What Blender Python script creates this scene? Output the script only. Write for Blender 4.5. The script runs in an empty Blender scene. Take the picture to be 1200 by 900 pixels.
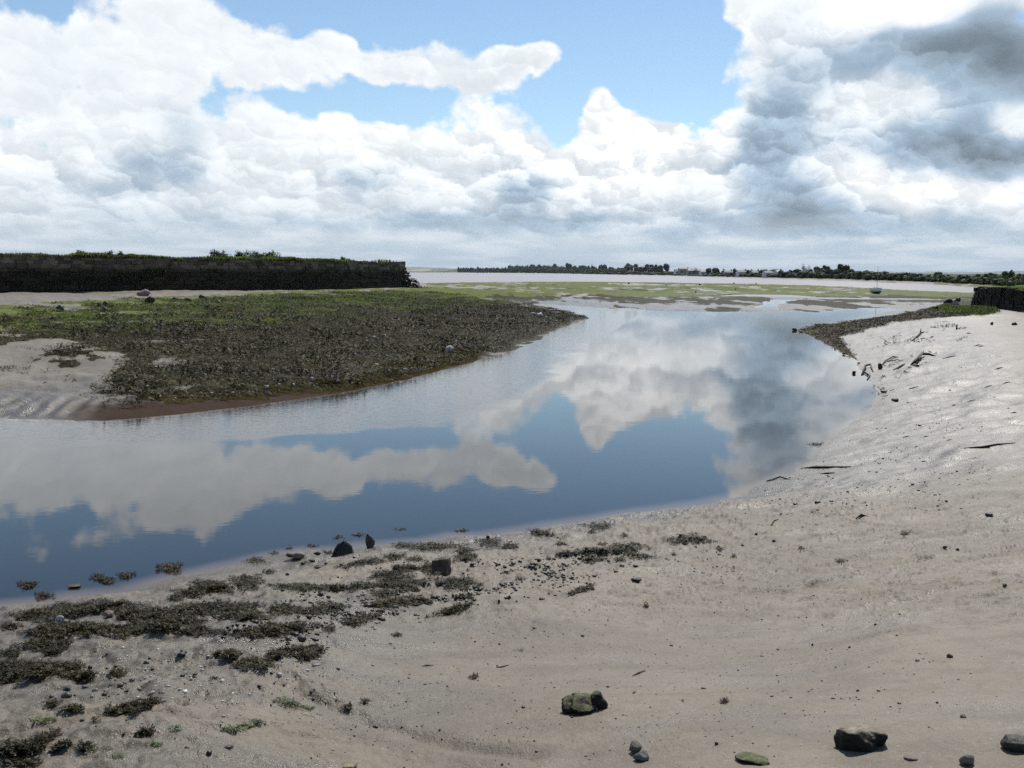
import bpy, math, random
import numpy as np

random.seed(7)
rng = np.random.default_rng(7)
SC = bpy.context.scene
COL = SC.collection

# ------------------------------------------------------------------ camera
F_PX, CX, CY = 1150.0, 600.0, 450.0          # focal length in 1200 px wide photograph pixels
PITCH = math.atan(131.5 / F_PX)              # horizon near row 318
ROLL = math.radians(0.25)
CAM_Z = 3.2
cam_data = bpy.data.cameras.new('camera')
cam_data.sensor_fit = 'HORIZONTAL'
cam_data.sensor_width = 36.0
cam_data.lens = 36.0 * F_PX / 1200.0
cam_data.clip_start = 0.05
cam_data.clip_end = 80000.0
cam = bpy.data.objects.new('camera', cam_data)
COL.objects.link(cam)
cam.location = (0, 0, CAM_Z)
cam.rotation_mode = 'ZXY'
cam.rotation_euler = (math.pi / 2 - PITCH, 0, 0)
cam.rotation_mode = 'QUATERNION'
from mathutils import Matrix, Vector, Quaternion
cam.rotation_quaternion = (Matrix.Rotation(math.pi / 2 - PITCH, 3, 'X') @ Matrix.Rotation(ROLL, 3, 'Z')).to_quaternion()
SC.camera = cam
CP, SP, CR, SR = math.cos(PITCH), math.sin(PITCH), math.cos(ROLL), math.sin(ROLL)


def ray(px, py):
    a, b = (px - CX) / F_PX, (CY - py) / F_PX
    a, b = a * CR - b * SR, a * SR + b * CR
    return np.array([a, CP + b * SP, -SP + b * CP])


def project(x, y, z):
    """world -> photograph pixel (arrays)"""
    z = z - CAM_Z
    f = y * CP - z * SP
    u = y * SP + z * CP
    f = np.where(f > 1e-3, f, 1e-3)
    a, b = x / f, u / f
    a, b = a * CR + b * SR, -a * SR + b * CR
    return CX + a * F_PX, CY - b * F_PX


def at_z(px, py, z=0.0):
    r = ray(px, py)
    t = (z - CAM_Z) / r[2]
    return (r[0] * t, r[1] * t)


def at_depth(px, py, y):
    r = ray(px, py)
    t = y / r[1]
    return (r[0] * t, y, CAM_Z + r[2] * t)


def azel(px, py):
    r = ray(px, py)
    r = r / np.linalg.norm(r)
    return math.degrees(math.atan2(r[0], r[1])), math.degrees(math.asin(r[2]))


# ------------------------------------------------------------------ node helpers
class N:
    """a node socket one can do arithmetic with"""
    tree = None

    def __init__(s, sock):
        s.s = sock

    @staticmethod
    def put(inp, v):
        if isinstance(v, N):
            N.tree.links.new(v.s, inp)
        else:
            inp.default_value = v

    @staticmethod
    def math(op, a, b=None, c=None, clamp=False):
        n = N.tree.nodes.new('ShaderNodeMath')
        n.operation = op
        n.use_clamp = clamp
        for i, v in enumerate((a, b, c)):
            if v is not None:
                N.put(n.inputs[i], v)
        return N(n.outputs[0])

    def __add__(s, o): return N.math('ADD', s, o)
    __radd__ = __add__
    def __sub__(s, o): return N.math('SUBTRACT', s, o)
    def __rsub__(s, o): return N.math('SUBTRACT', o, s)
    def __mul__(s, o): return N.math('MULTIPLY', s, o)
    __rmul__ = __mul__
    def __truediv__(s, o): return N.math('DIVIDE', s, o)

    def step(s, lo, hi, to0=0.0, to1=1.0):
        n = N.tree.nodes.new('ShaderNodeMapRange')
        n.interpolation_type = 'SMOOTHSTEP'
        N.put(n.inputs[0], s)
        for i, v in enumerate((lo, hi, to0, to1)):
            N.put(n.inputs[i + 1], v)
        return N(n.outputs[0])


def vmath(op, a, b=None, c=None, out=0):
    n = N.tree.nodes.new('ShaderNodeVectorMath')
    n.operation = op
    for i, v in enumerate((a, b, c)):
        if v is not None:
            N.put(n.inputs[i], v)
    return N(n.outputs[out])


def xyz(x, y, z=0.0):
    n = N.tree.nodes.new('ShaderNodeCombineXYZ')
    for i, v in enumerate((x, y, z)):
        N.put(n.inputs[i], v)
    return N(n.outputs[0])


def split(v):
    n = N.tree.nodes.new('ShaderNodeSeparateXYZ')
    N.put(n.inputs[0], v)
    return N(n.outputs[0]), N(n.outputs[1]), N(n.outputs[2])


def noise(vec, scale, detail=4.0, rough=0.5, dist=0.0, dims='3D', color=False):
    n = N.tree.nodes.new('ShaderNodeTexNoise')
    n.noise_dimensions = dims
    N.put(n.inputs['Vector'], vec)
    n.inputs['Scale'].default_value = scale
    n.inputs['Detail'].default_value = detail
    n.inputs['Roughness'].default_value = rough
    n.inputs['Distortion'].default_value = dist
    return N(n.outputs['Color' if color else 'Fac'])


def voronoi(vec, scale, detail=0.0, rough=0.5, dims='3D', feature='F1', out='Distance'):
    n = N.tree.nodes.new('ShaderNodeTexVoronoi')
    n.voronoi_dimensions = dims
    n.feature = feature
    N.put(n.inputs['Vector'], vec)
    n.inputs['Scale'].default_value = scale
    n.inputs['Detail'].default_value = detail
    n.inputs['Roughness'].default_value = rough
    return N(n.outputs[out])


def mix(f, a, b):
    n = N.tree.nodes.new('ShaderNodeMix')
    n.data_type = 'RGBA'
    N.put(n.inputs[0], f)
    for i, v in ((6, a), (7, b)):
        if isinstance(v, tuple) and len(v) == 3:
            v = v + (1.0,)
        N.put(n.inputs[i], v)
    return N(n.outputs[2])


def attr(name, out='Fac'):
    n = N.tree.nodes.new('ShaderNodeAttribute')
    n.attribute_name = name
    return N(n.outputs[out])


# ------------------------------------------------------------------ sky
SUN_AZ, SUN_EL = 18.0, 52.0                  # degrees right of the view direction, above the horizon


def build_world():
    w = bpy.data.worlds.new('World')
    SC.world = w
    w.use_nodes = True
    t = w.node_tree
    t.nodes.clear()
    N.tree = t
    tc = t.nodes.new('ShaderNodeTexCoord')
    d = N(tc.outputs['Generated'])
    dx, dy, dz = split(d)
    az = N.math('ARCTAN2', dx, dy) * (180 / math.pi)
    el = N.math('ARCSINE', dz) * (180 / math.pi)
    elp = N.math('MAXIMUM', el, 0.0)
    # perspective of a cloud deck: features get flatter towards the horizon
    v = elp + N.math('LOGARITHM', elp + 1.2, math.e) * 3.0
    P0 = xyz(az, v)
    warp = noise(P0, 0.10, 2.0, 0.5, dims='2D', color=True)
    warp = vmath('SUBTRACT', warp, (0.5, 0.5, 0.5))
    # puffs
    Q = vmath('MULTIPLY_ADD', warp, (1.5, 1.2, 0), P0)

    def billow(q):
        a = voronoi(q, 0.36, 3.0, 0.50, dims='2D')
        b = noise(q, 0.30, 7, 0.53, dims='2D')
        return (1.0 - a) * 0.85 + b * 0.60

    h0 = billow(Q)

    def dome(q, scale, smooth):
        """every cell a rounded head: bright on the sun side, dim below"""
        n = t.nodes.new('ShaderNodeTexVoronoi')
        n.voronoi_dimensions = '2D'
        n.feature = 'SMOOTH_F1'
        n.inputs['Smoothness'].default_value = smooth
        n.inputs['Scale'].default_value = scale
        N.put(n.inputs['Vector'], q)
        d = vmath('SUBTRACT', q, N(n.outputs['Position']))
        return vmath('DOT_PRODUCT', d, (0.32 * scale, 0.95 * scale, 0), out=1)

    Q2 = vmath('MULTIPLY_ADD', vmath('SUBTRACT', noise(P0, 0.55, 4, 0.6, dims='2D', color=True), (0.5, 0.5, 0.5)), (2.0, 1.6, 0), Q)
    relief = dome(Q2, 0.25, 0.30) * 0.62 + dome(Q2, 0.52, 0.28) * 0.50 + dome(Q2, 1.1, 0.3) * 0.26 + (noise(Q2, 0.55, 7, 0.62, dims='2D') - 0.5) * 1.3
    soft = noise(Q, 0.09, 4, 0.5, dims='2D')
    # screen-plane blobs in degrees
    fine = noise(xyz(az, el), 0.20, 3.5, 0.52, dims='2D', color=True)
    fine = vmath('SUBTRACT', fine, (0.5, 0.5, 0.5))
    PB = vmath('MULTIPLY_ADD', fine, (3.2, 2.6, 0), xyz(az, el))

    PD = vmath('MULTIPLY_ADD', vmath('SUBTRACT', noise(xyz(az, el), 0.28, 2.0, 0.5, dims='2D', color=True), (0.5, 0.5, 0.5)), (2.2, 1.6, 0), xyz(az, el))

    def field(blobs, base, PB=PB):
        acc = base
        for (px, py, rx, ry, amp) in blobs:
            a, e = azel(px, py)
            sx, sy = 20.07 / rx, 20.07 / ry     # px -> degrees
            p = vmath('MULTIPLY_ADD', PB, (sx, sy, 0), (-a * sx, -e * sy, 0))
            d2 = vmath('DOT_PRODUCT', p, p, out=1)
            g = N.math('POWER', 0.3679, d2)
            acc = N.math('MULTIPLY_ADD', g, amp, acc)
        return acc

    open_sky = N.math('ABSOLUTE', az).step(42.0, 75.0) * 0.42 + el.step(22.0, 45.0) * 0.30
    cover = field(CLOUD_COVER, 0.62) - open_sky
    dark = field(CLOUD_DARK, 0.0, PD)
    dens = cover + (h0 - 0.80) * 0.60
    wisp = noise(P0, 1.1, 6, 0.65, dims='2D') - 0.5
    alpha = (dens + wisp * 0.30).step(0.36, 0.72)
    thick = dens.step(0.45, 1.05)
    crisp = field(CLOUD_CRISP, 0.10)
    shade = dark + (thick - 0.4) * 0.14 + (soft - 0.5) * 0.40 - relief * crisp * 0.35
    lit = mix(shade.step(-0.34, 0.26), (1.07, 1.07, 1.07), (0.82, 0.87, 0.92))
    lit = mix(shade.step(0.14, 0.55), lit, (0.41, 0.53, 0.66))
    lit = mix(shade.step(0.42, 1.15), lit, (0.165, 0.205, 0.245))
    puff = relief * crisp * 1.15
    puff = puff / (N.math('ABSOLUTE', puff) * 3.2 + 1.0) + 0.02
    lit = vmath('MULTIPLY', lit, xyz(puff * 1.05 + 0.99, puff * 1.0 + 1.0, puff * 0.92 + 1.0))
    # milky air low down
    lowhaze = el.step(0.0, 4.5, 0.85, 0.0)
    hazecol = mix(noise(xyz(az * 0.22, v * 0.8), 0.8, 5, 0.55, dims='2D').step(0.38, 0.68), (0.34, 0.48, 0.61), (0.62, 0.71, 0.79))
    lit = mix(lowhaze, lit, hazecol)
    alpha = N.math('MAXIMUM', alpha, el.step(3.2, 7.0, 1.0, 0.0))
    sky = t.nodes.new('ShaderNodeTexSky')
    sky.sky_type = 'NISHITA'
    sky.sun_disc = False
    sky.sun_elevation = math.radians(SUN_EL)
    sky.sun_rotation = math.radians(SUN_AZ)
    sky.air_density = 1.0
    sky.dust_density = 0.15
    sky.ozone_density = 1.0
    b1 = t.nodes.new('ShaderNodeBackground')
    N.put(b1.inputs[0], vmath('MULTIPLY', N(sky.outputs[0]), (0.94, 1.03, 1.06)))
    b1.inputs[1].default_value = 0.108
    b2 = t.nodes.new('ShaderNodeBackground')
    N.put(b2.inputs[0], lit)
    b2.inputs[1].default_value = 1.0
    mx = t.nodes.new('ShaderNodeMixShader')
    N.put(mx.inputs[0], alpha * 0.985)
    t.links.new(b1.outputs[0], mx.inputs[1])
    t.links.new(b2.outputs[0], mx.inputs[2])
    out = t.nodes.new('ShaderNodeOutputWorld')
    t.links.new(mx.outputs[0], out.inputs[0])
    w.cycles.sampling_method = 'MANUAL'
    w.cycles.sample_map_resolution = 512

    s = bpy.data.lights.new('sun', 'SUN')
    s.energy = 4.4
    s.angle = math.radians(0.6)
    s.color = (1.0, 0.955, 0.88)
    so = bpy.data.objects.new('sun', s)
    COL.objects.link(so)
    so.location = (20, 40, 60)
    a, e = math.radians(SUN_AZ), math.radians(SUN_EL)
    to_sun = Vector((math.sin(a) * math.cos(e), math.cos(a) * math.cos(e), math.sin(e)))
    so.rotation_euler = (-to_sun).to_track_quat('-Z', 'Y').to_euler()


# blobs of cloud cover: photograph column, row, half width, half height, amount (negative: open blue sky)
CLOUD_COVER = [
    (560, -30, 200, 85, -1.0), (300, -25, 60, 40, -0.35), (700, 10, 130, 90, -0.95), (770, 110, 62, 75, -0.9),
    (400, 114, 130, 19, -0.65), (480, 124, 70, 20, -0.5), (655, 122, 36, 42, -0.7), (690, 60, 40, 60, -0.4),
    (75, 14, 42, 22, -0.60), (150, 195, 240, 90, 0.45), (560, 240, 500, 40, 0.35), (500, 78, 120, 20, 0.60), (595, 64, 85, 30, 0.9), (618, 68, 50, 28, 0.62), (560, 124, 55, 16, 0.62),
    (772, 150, 40, 26, 0.5), (240, 60, 120, 45, 0.45), (380, 72, 70, 24, 0.55), (160, 50, 90, 60, 0.35), (20, 80, 60, 60, 0.3), (696, 112, 32, 26, 0.9), (724, 130, 44, 30, 0.9), (700, 150, 45, 50, 0.45), (745, 165, 55, 40, 0.45),
    (600, 195, 200, 45, 0.45), (400, 170, 120, 30, 0.35), (800, 205, 60, 32, 0.5), (960, 90, 95, 130, 0.75), (1100, 120, 160, 180, 0.6), (880, 8, 14, 14, 0.8),
    (420, -170, 420, 80, -0.9), (130, -8, 110, 26, 0.35), (110, -105, 260, 62, -0.9), (930, -150, 100, 110, 0.3),
    (100, -190, 300, 70, -0.5), (600, -260, 400, 120, -0.5),
]
CLOUD_DARK = [
    (895, 165, 48, 62, 0.56), (945, 218, 50, 34, 0.52), (1120, 55, 105, 40, 0.72), (1190, 95, 70, 60, 0.45), (990, 60, 40, 22, 0.16), (905, 60, 40, 40, 0.10),
    (960, 130, 40, 40, 0.22), (1080, 168, 85, 28, 0.48), (1150, 195, 85, 28, 0.70), (1060, 262, 170, 20, 0.55), (930, 255, 60, 18, 0.34),
    (1060, 12, 55, 18, -0.75), (985, 20, 40, 40, -0.2), (1040, 108, 60, 22, -0.30), (1015, 206, 75, 24, -0.62), (1085, 226, 40, 18, -0.45), (1165, 236, 50, 18, -0.65), (1190, 142, 26, 18, -0.55),
    (846, 90, 24, 85, -0.35), (880, 45, 35, 30, -0.1), (618, 222, 40, 26, 0.52), (660, 262, 110, 14, 0.48), (860, 262, 60, 14, 0.25), (785, 278, 45, 10, 0.40),
    (215, 150, 32, 28, 0.28), (165, 190, 60, 16, 0.20), (80, 228, 90, 20, 0.34), (190, 205, 50, 18, 0.20), (420, 213, 52, 20, 0.36), (300, 262, 260, 14, 0.30),
    (520, 262, 80, 12, 0.3), (760, 190, 80, 60, -0.14), (690, 150, 80, 50, -0.14), (250, 70, 200, 50, -0.08), (420, 160, 200, 30, -0.1), (600, 60, 60, 16, 0.05), (60, 60, 80, 40, 0.05),
]
CLOUD_CRISP = [(730, 185, 160, 75, 0.62), (990, 130, 170, 130, 0.30), (1100, 225, 150, 45, 0.25), (420, 215, 180, 50, 0.30), (100, 215, 170, 60, 0.28), (620, 215, 80, 50, 0.25), (560, 70, 140, 40, 0.12)]

# ------------------------------------------------------------------ terrain
def hash2(ix, iy, seed):
    h = (ix.astype(np.int64) * 374761393 + iy.astype(np.int64) * 668265263 + seed * 1442695041) & 0xFFFFFFFF
    h = ((h ^ (h >> 13)) * 1274126177) & 0xFFFFFFFF
    h = h ^ (h >> 16)
    return (h & 0xFFFFFF).astype(np.float64) / 0xFFFFFF


def vnoise(x, y, seed=0):
    ix, iy = np.floor(x), np.floor(y)
    fx, fy = x - ix, y - iy
    fx = fx * fx * fx * (fx * (fx * 6 - 15) + 10)
    fy = fy * fy * fy * (fy * (fy * 6 - 15) + 10)
    a, b = hash2(ix, iy, seed), hash2(ix + 1, iy, seed)
    c, d = hash2(ix, iy + 1, seed), hash2(ix + 1, iy + 1, seed)
    return (a + (b - a) * fx + (c - a) * fy + (a - b - c + d) * fx * fy) * 2 - 1


def fbm(x, y, octaves=4, seed=0, gain=0.5):
    s, amp, f = 0.0, 1.0, 1.0
    for o in range(octaves):
        s = s + amp * vnoise(x * f + 17.3 * o, y * f - 9.1 * o, seed + o)
        amp *= gain
        f *= 2.03
    return s


def sm(x, lo, hi):
    t = np.clip((x - lo) / (hi - lo), 0, 1)
    return t * t * (3 - 2 * t)


def poly_world(pts, z=0.0):
    return np.array([at_z(p[0], p[1], z) for p in pts])


def inside(x, y, P):
    r = np.zeros(x.shape, bool)
    for (x0, y0), (x1, y1) in zip(P, np.roll(P, -1, 0)):
        if y0 == y1:
            continue
        c = (y0 > y) != (y1 > y)
        r ^= c & (x < (x1 - x0) * (y - y0) / (y1 - y0) + x0)
    return r


def dist_poly(x, y, P, closed=True):
    d = np.full(x.shape, 1e18)
    Q = np.roll(P, -1, 0)
    n = len(P) if closed else len(P) - 1
    for i in range(n):
        (x0, y0), (x1, y1) = P[i], Q[i]
        dx, dy = x1 - x0, y1 - y0
        t = np.clip(((x - x0) * dx + (y - y0) * dy) / (dx * dx + dy * dy + 1e-12), 0, 1)
        d = np.minimum(d, (x - x0 - t * dx) ** 2 + (y - y0 - t * dy) ** 2)
    return np.sqrt(d)


# waterlines of the photograph (column, row), unprojected onto the water level z = 0
CREEK = poly_world([
    (-900, 930), (-260, 770), (0, 711), (60, 706), (83, 699), (143, 693), (213, 675), (287, 660), (320, 651), (360, 645), (400, 645), (420, 640), (460, 638),
    (497, 636), (533, 628), (570, 627), (613, 621), (653, 613), (700, 607), (733, 601), (785, 594), (832, 588), (868, 579), (897, 568), (923, 556), (943, 545),
    (960, 531), (984, 508), (1002, 494), (1018, 479), (1026, 462), (1025, 452), (1017, 442), (1008, 431), (1003, 421), (986, 414), (970, 405),
    (955, 395), (931, 387), (960, 379), (993, 374.5), (1015, 370), (1035, 366), (1060, 362.5), (1035, 361), (985, 362), (960, 366), (930, 365), (900, 366.5), (870, 364.5),
    (840, 366), (805, 364), (770, 364.5), (740, 361), (717, 362.5), (693, 360.5), (667, 358.5), (628, 356.5), (645, 360), (662, 363.5), (683, 369.5), (694, 373),
    (668, 382), (647, 388), (636, 397), (602, 411), (560, 423), (510, 436), (467, 447), (400, 460), (300, 475), (250, 481), (200, 487), (117, 493),
    (60, 492), (0, 491), (-300, 500), (-900, 525)])
ESTUARY_FAR = [(-900, 313.0), (-200, 316.5), (200, 318.2), (400, 318.9), (540, 319.6), (640, 320.3), (700, 321.4), (790, 323.2), (860, 325.4), (930, 327.6),
               (1000, 329.6), (1050, 331.6), (1100, 333.6), (1140, 336.2), (1200, 340), (1290, 346)]
ESTUARY_NEAR = [(1290, 348.5), (1200, 346), (1150, 343.5), (1100, 341.5), (1060, 340), (1000, 336.4), (930, 333.8), (860, 332.4), (800, 331.6), (700, 330.4), (600, 330.4),
                (540, 331.2), (480, 332), (380, 330), (200, 327), (-200, 322.5), (-900, 318)]
ESTUARY = poly_world(ESTUARY_FAR + ESTUARY_NEAR)
RUNNEL_A = poly_world([(842, 346.6), (880, 345.3), (925, 345.8), (952, 347.5), (940, 350.5), (918, 354), (908, 359), (915, 363), (893, 363), (890, 358), (903, 353), (912, 349.5), (880, 347.5)])
RUNNEL_B = poly_world([(940, 348.6), (1010, 349.4), (1095, 350.6), (1098, 351.7), (1000, 351.2), (944, 350.2)])
# left quay wall, front foot line (x, y), from outside the frame to its broken end
QUAY = np.array([at_depth(px, 330, d)[:2] for px, d in ((-330, 62), (-150, 70), (0, 79), (100, 84.5), (200, 90), (300, 100), (400, 111), (440, 119), (482, 128))])
QUAY_TOP = 4.55
WALL_R = np.array([at_depth(px, 350, d)[:2] for px, d in ((1136, 62), (1160, 57.5), (1200, 53), (1290, 47), (1420, 42))])

# plateau height the bank tends to, and how fast it gets there: (column, row, z there, plateau, width)
BANKS = [
    (600, 900, 1.5, 2.8, 12), (0, 900, 1.5, 3.0, 9.5), (1200, 900, 1.6, 2.2, 8.5), (1200, 700, 1.4, 1.9, 6.5), (1200, 520, 1.3, 1.6, 5.2), (1000, 620, 0.7, 2.0, 9),
    (1200, 420, 1.15, 1.3, 5.0), (1100, 420, 1.0, 1.25, 5.5), (1100, 380, 0.9, 1.05, 6), (1000, 385, 0.35, 0.6, 6), (1160, 372, 1.0, 1.1, 5), (200, 760, 0.8, 3.0, 10), (600, 700, 0.6, 2.8, 13),
    (850, 700, 1.0, 2.3, 11), (800, 900, 1.5, 2.6, 10.5), (-300, 900, 1.5, 3.0, 9.5), (1600, 700, 1.6, 1.8, 5),
    (300, 430, 0.7, 2.5, 25), (400, 345, 2.0, 2.55, 26), (460, 345, 1.9, 2.5, 26), (500, 365, 1.3, 2.3, 26), (560, 375, 0.8, 1.7, 24), (620, 372, 0.5, 1.2, 22), (675, 372, 0.2, 0.8, 18),
    (560, 348, 0.9, 1.1, 22), (50, 450, 0.5, 2.0, 22), (50, 365, 1.5, 2.0, 22), (150, 355, 1.6, 2.15, 22), (250, 350, 1.8, 2.35, 24), (-200, 400, 1.3, 2.0, 20),
    (50, 347, 1.3, 1.38, 14), (200, 344, 1.35, 1.42, 14), (330, 339, 1.45, 1.5, 14), (440, 336, 1.3, 1.35, 14), (500, 336, 0.8, 0.8, 14),
    (700, 354, 0.12, 0.25, 14), (800, 345, 0.25, 0.32, 14), (600, 338, 0.35, 0.4, 14), (1000, 344, 0.25, 0.32, 14), (1000, 356, 0.15, 0.28, 12), (1080, 355, 0.3, 0.45, 10), (700, 335, 0.25, 0.3, 14),
]
_bw = np.array([at_z(p[0], p[1], p[2]) for p in BANKS])
_bk = np.stack([np.degrees(np.arctan2(_bw[:, 0], _bw[:, 1])) / 9.0, np.log(np.hypot(_bw[:, 0], _bw[:, 1])) / 0.28], 1)


def height_base(x, y):
    """terrain without the small relief; returns z, signed distance to water (+ on land)"""
    r = np.hypot(x, y) + 1e-6
    az = np.arctan2(x, y)
    ka, kr = np.degrees(az) / 9.0, np.log(r) / 0.28
    W = np.zeros(x.shape); ZP = np.zeros(x.shape); WI = np.zeros(x.shape)
    for (a, b), p in zip(_bk, BANKS):
        w = 1.0 / (0.12 + (ka - a) ** 2 + (kr - b) ** 2) ** 2
        W += w; ZP += w * p[3]; WI += w * p[4]
    ZP /= W; WI /= W
    wet = np.zeros(x.shape, bool)
    d = np.full(x.shape, 1e9)
    for P, k in ((CREEK, 1.0), (ESTUARY, 1.0), (RUNNEL_A, 1.0), (RUNNEL_B, 1.0)):
        wet |= inside(x, y, P)
        d = np.minimum(d, dist_poly(x, y, P))
    sd = np.where(wet, -d, d)
    land = ZP * (1 - np.exp(-np.maximum(sd, 0) / WI))
    # far shore beyond the estuary
    pxx, _ = project(x, y, np.zeros(x.shape))
    pxx = np.where(y > 1, pxx, 3000 * np.sign(x))
    fx = [p[0] for p in ESTUARY_FAR]; fr = [math.hypot(*at_z(*p)) if p[1] > 318.3 + (p[0] - 600) * 0.0044 + 0.4 else 6000.0 for p in ESTUARY_FAR]
    rf = np.interp(pxx, fx, fr)
    far = (r > rf * 0.98) & (y > 50) & (sd > 0)
    hill = sm(pxx, 500, 560) * (1 - sm(pxx, 690, 860)) * 14.0 * sm(sd, 30, 700)
    land = np.where(far, 1.1 * (1 - np.exp(-sd / 9.0)) + hill + 1.2 * sm(sd, 200, 3000), land)
    z = np.where(sd > 0, land, -0.7 * (1 - np.exp(sd / 2.2)))
    # grass mound in front of the right wall
    gx, gy = at_z(1132, 362, 1.3)
    z = z + 0.55 * np.exp(-(((x - gx) / 2.6) ** 2 + ((y - gy) / 3.6) ** 2)) * (sd > 0)
    # made ground behind the right wall
    Pm = np.vstack([WALL_R + np.array([0.25, 0.7]), [[70, 42], [70, 84], at_depth(1192, 330, 84)[:2], at_depth(1158, 330, 65)[:2]]])
    m = inside(x, y, Pm)
    dm = np.where(m, dist_poly(x, y, Pm), 0)
    z = np.where(m, np.maximum(z, np.minimum(2.28 + 0.02 * dm, 1.0 + dm * 6.0)), z)
    return z, sd


def small_relief(x, y, z, sd):
    r = np.hypot(x, y)
    ppx, ppy = project(x, y, z)
    land = sm(sd, 0.0, 0.6)
    near = 1 - sm(r, 18, 45)
    # streaks running along the shore of the foreground beach
    u, v = x * 0.94 + y * 0.34, -x * 0.34 + y * 0.94
    s = 0.014 * fbm(u * 0.9, v * 3.0, 4, 11) + 0.007 * fbm(u * 2.6, v * 7.0, 3, 21)
    rough = sm(ppy, 560, 600) * (1 - sm(ppy, 690, 760)) * sm(ppx, 180, 420)
    rough = np.maximum(rough, (1 - sm(ppx, 330, 560)) * 0.9 * sm(ppy, 640, 700))
    lump = 0.018 * np.abs(fbm(x * 4.4, y * 5.6, 4, 31, 0.6)) * (0.20 + 1.0 * rough)
    ridge = 1 - np.abs(fbm(u * 1.1, v * 7.5, 3, 35))
    s = s + 0.015 * np.clip(ridge, 0, 1) ** 4 * (rough + 0.12) + 0.007 * fbm(u * 3.2, v * 11.0, 3, 37) * rough
    s = s * (0.45 + 0.8 * rough) + lump
    gv = poly_world([(330, 826), (398, 845), (470, 868), (540, 890), (620, 912)], 1.15)
    dg = dist_poly(x, y, gv, False)
    s = s - 0.020 * np.exp(-(dg / 0.045) ** 2) * near + 0.009 * np.exp(-((dg - 0.12) / 0.06) ** 2) * near
    # low ridges of the right hand bank
    right = sm(ppx, 880, 980) * sm(y, 9, 13) * (1 - sm(y, 44, 58))
    k = 0.009 * fbm((x * 0.35 + y * 0.94) * 0.35, (x * 0.94 - y * 0.35) * 1.6, 4, 41) + 0.007 * fbm(x * 4.4, y * 3.4, 3, 51)
    s = s * near + k * right
    # left mound
    leftm = sm(-ppx, -720, -640) * sm(y, 18, 24) * (1 - sm(y, 95, 120))
    s = s + leftm * (0.05 * fbm(x * 0.8, y * 0.8, 4, 61) + 0.10 * fbm(x * 0.16, y * 0.16, 2, 71))
    # ripple marks beside the water, left
    rip = (1 - sm(ppx, 95, 140)) * sm(sd, 0.05, 0.4) * (1 - sm(sd, 1.6, 3.0)) * sm(y, 18, 22) * (1 - sm(y, 40, 60))
    s = s + 0.05 * rip * np.sin(x * 13.0 + 2.2 * vnoise(x * 1.2, y * 1.2, 5))
    # tidal flats
    flat = sm(y, 58, 75) * (1 - sm(y, 600, 900))
    s = s + flat * 0.05 * fbm(x * 0.35, y * 0.12, 4, 81)
    return s * land


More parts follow.
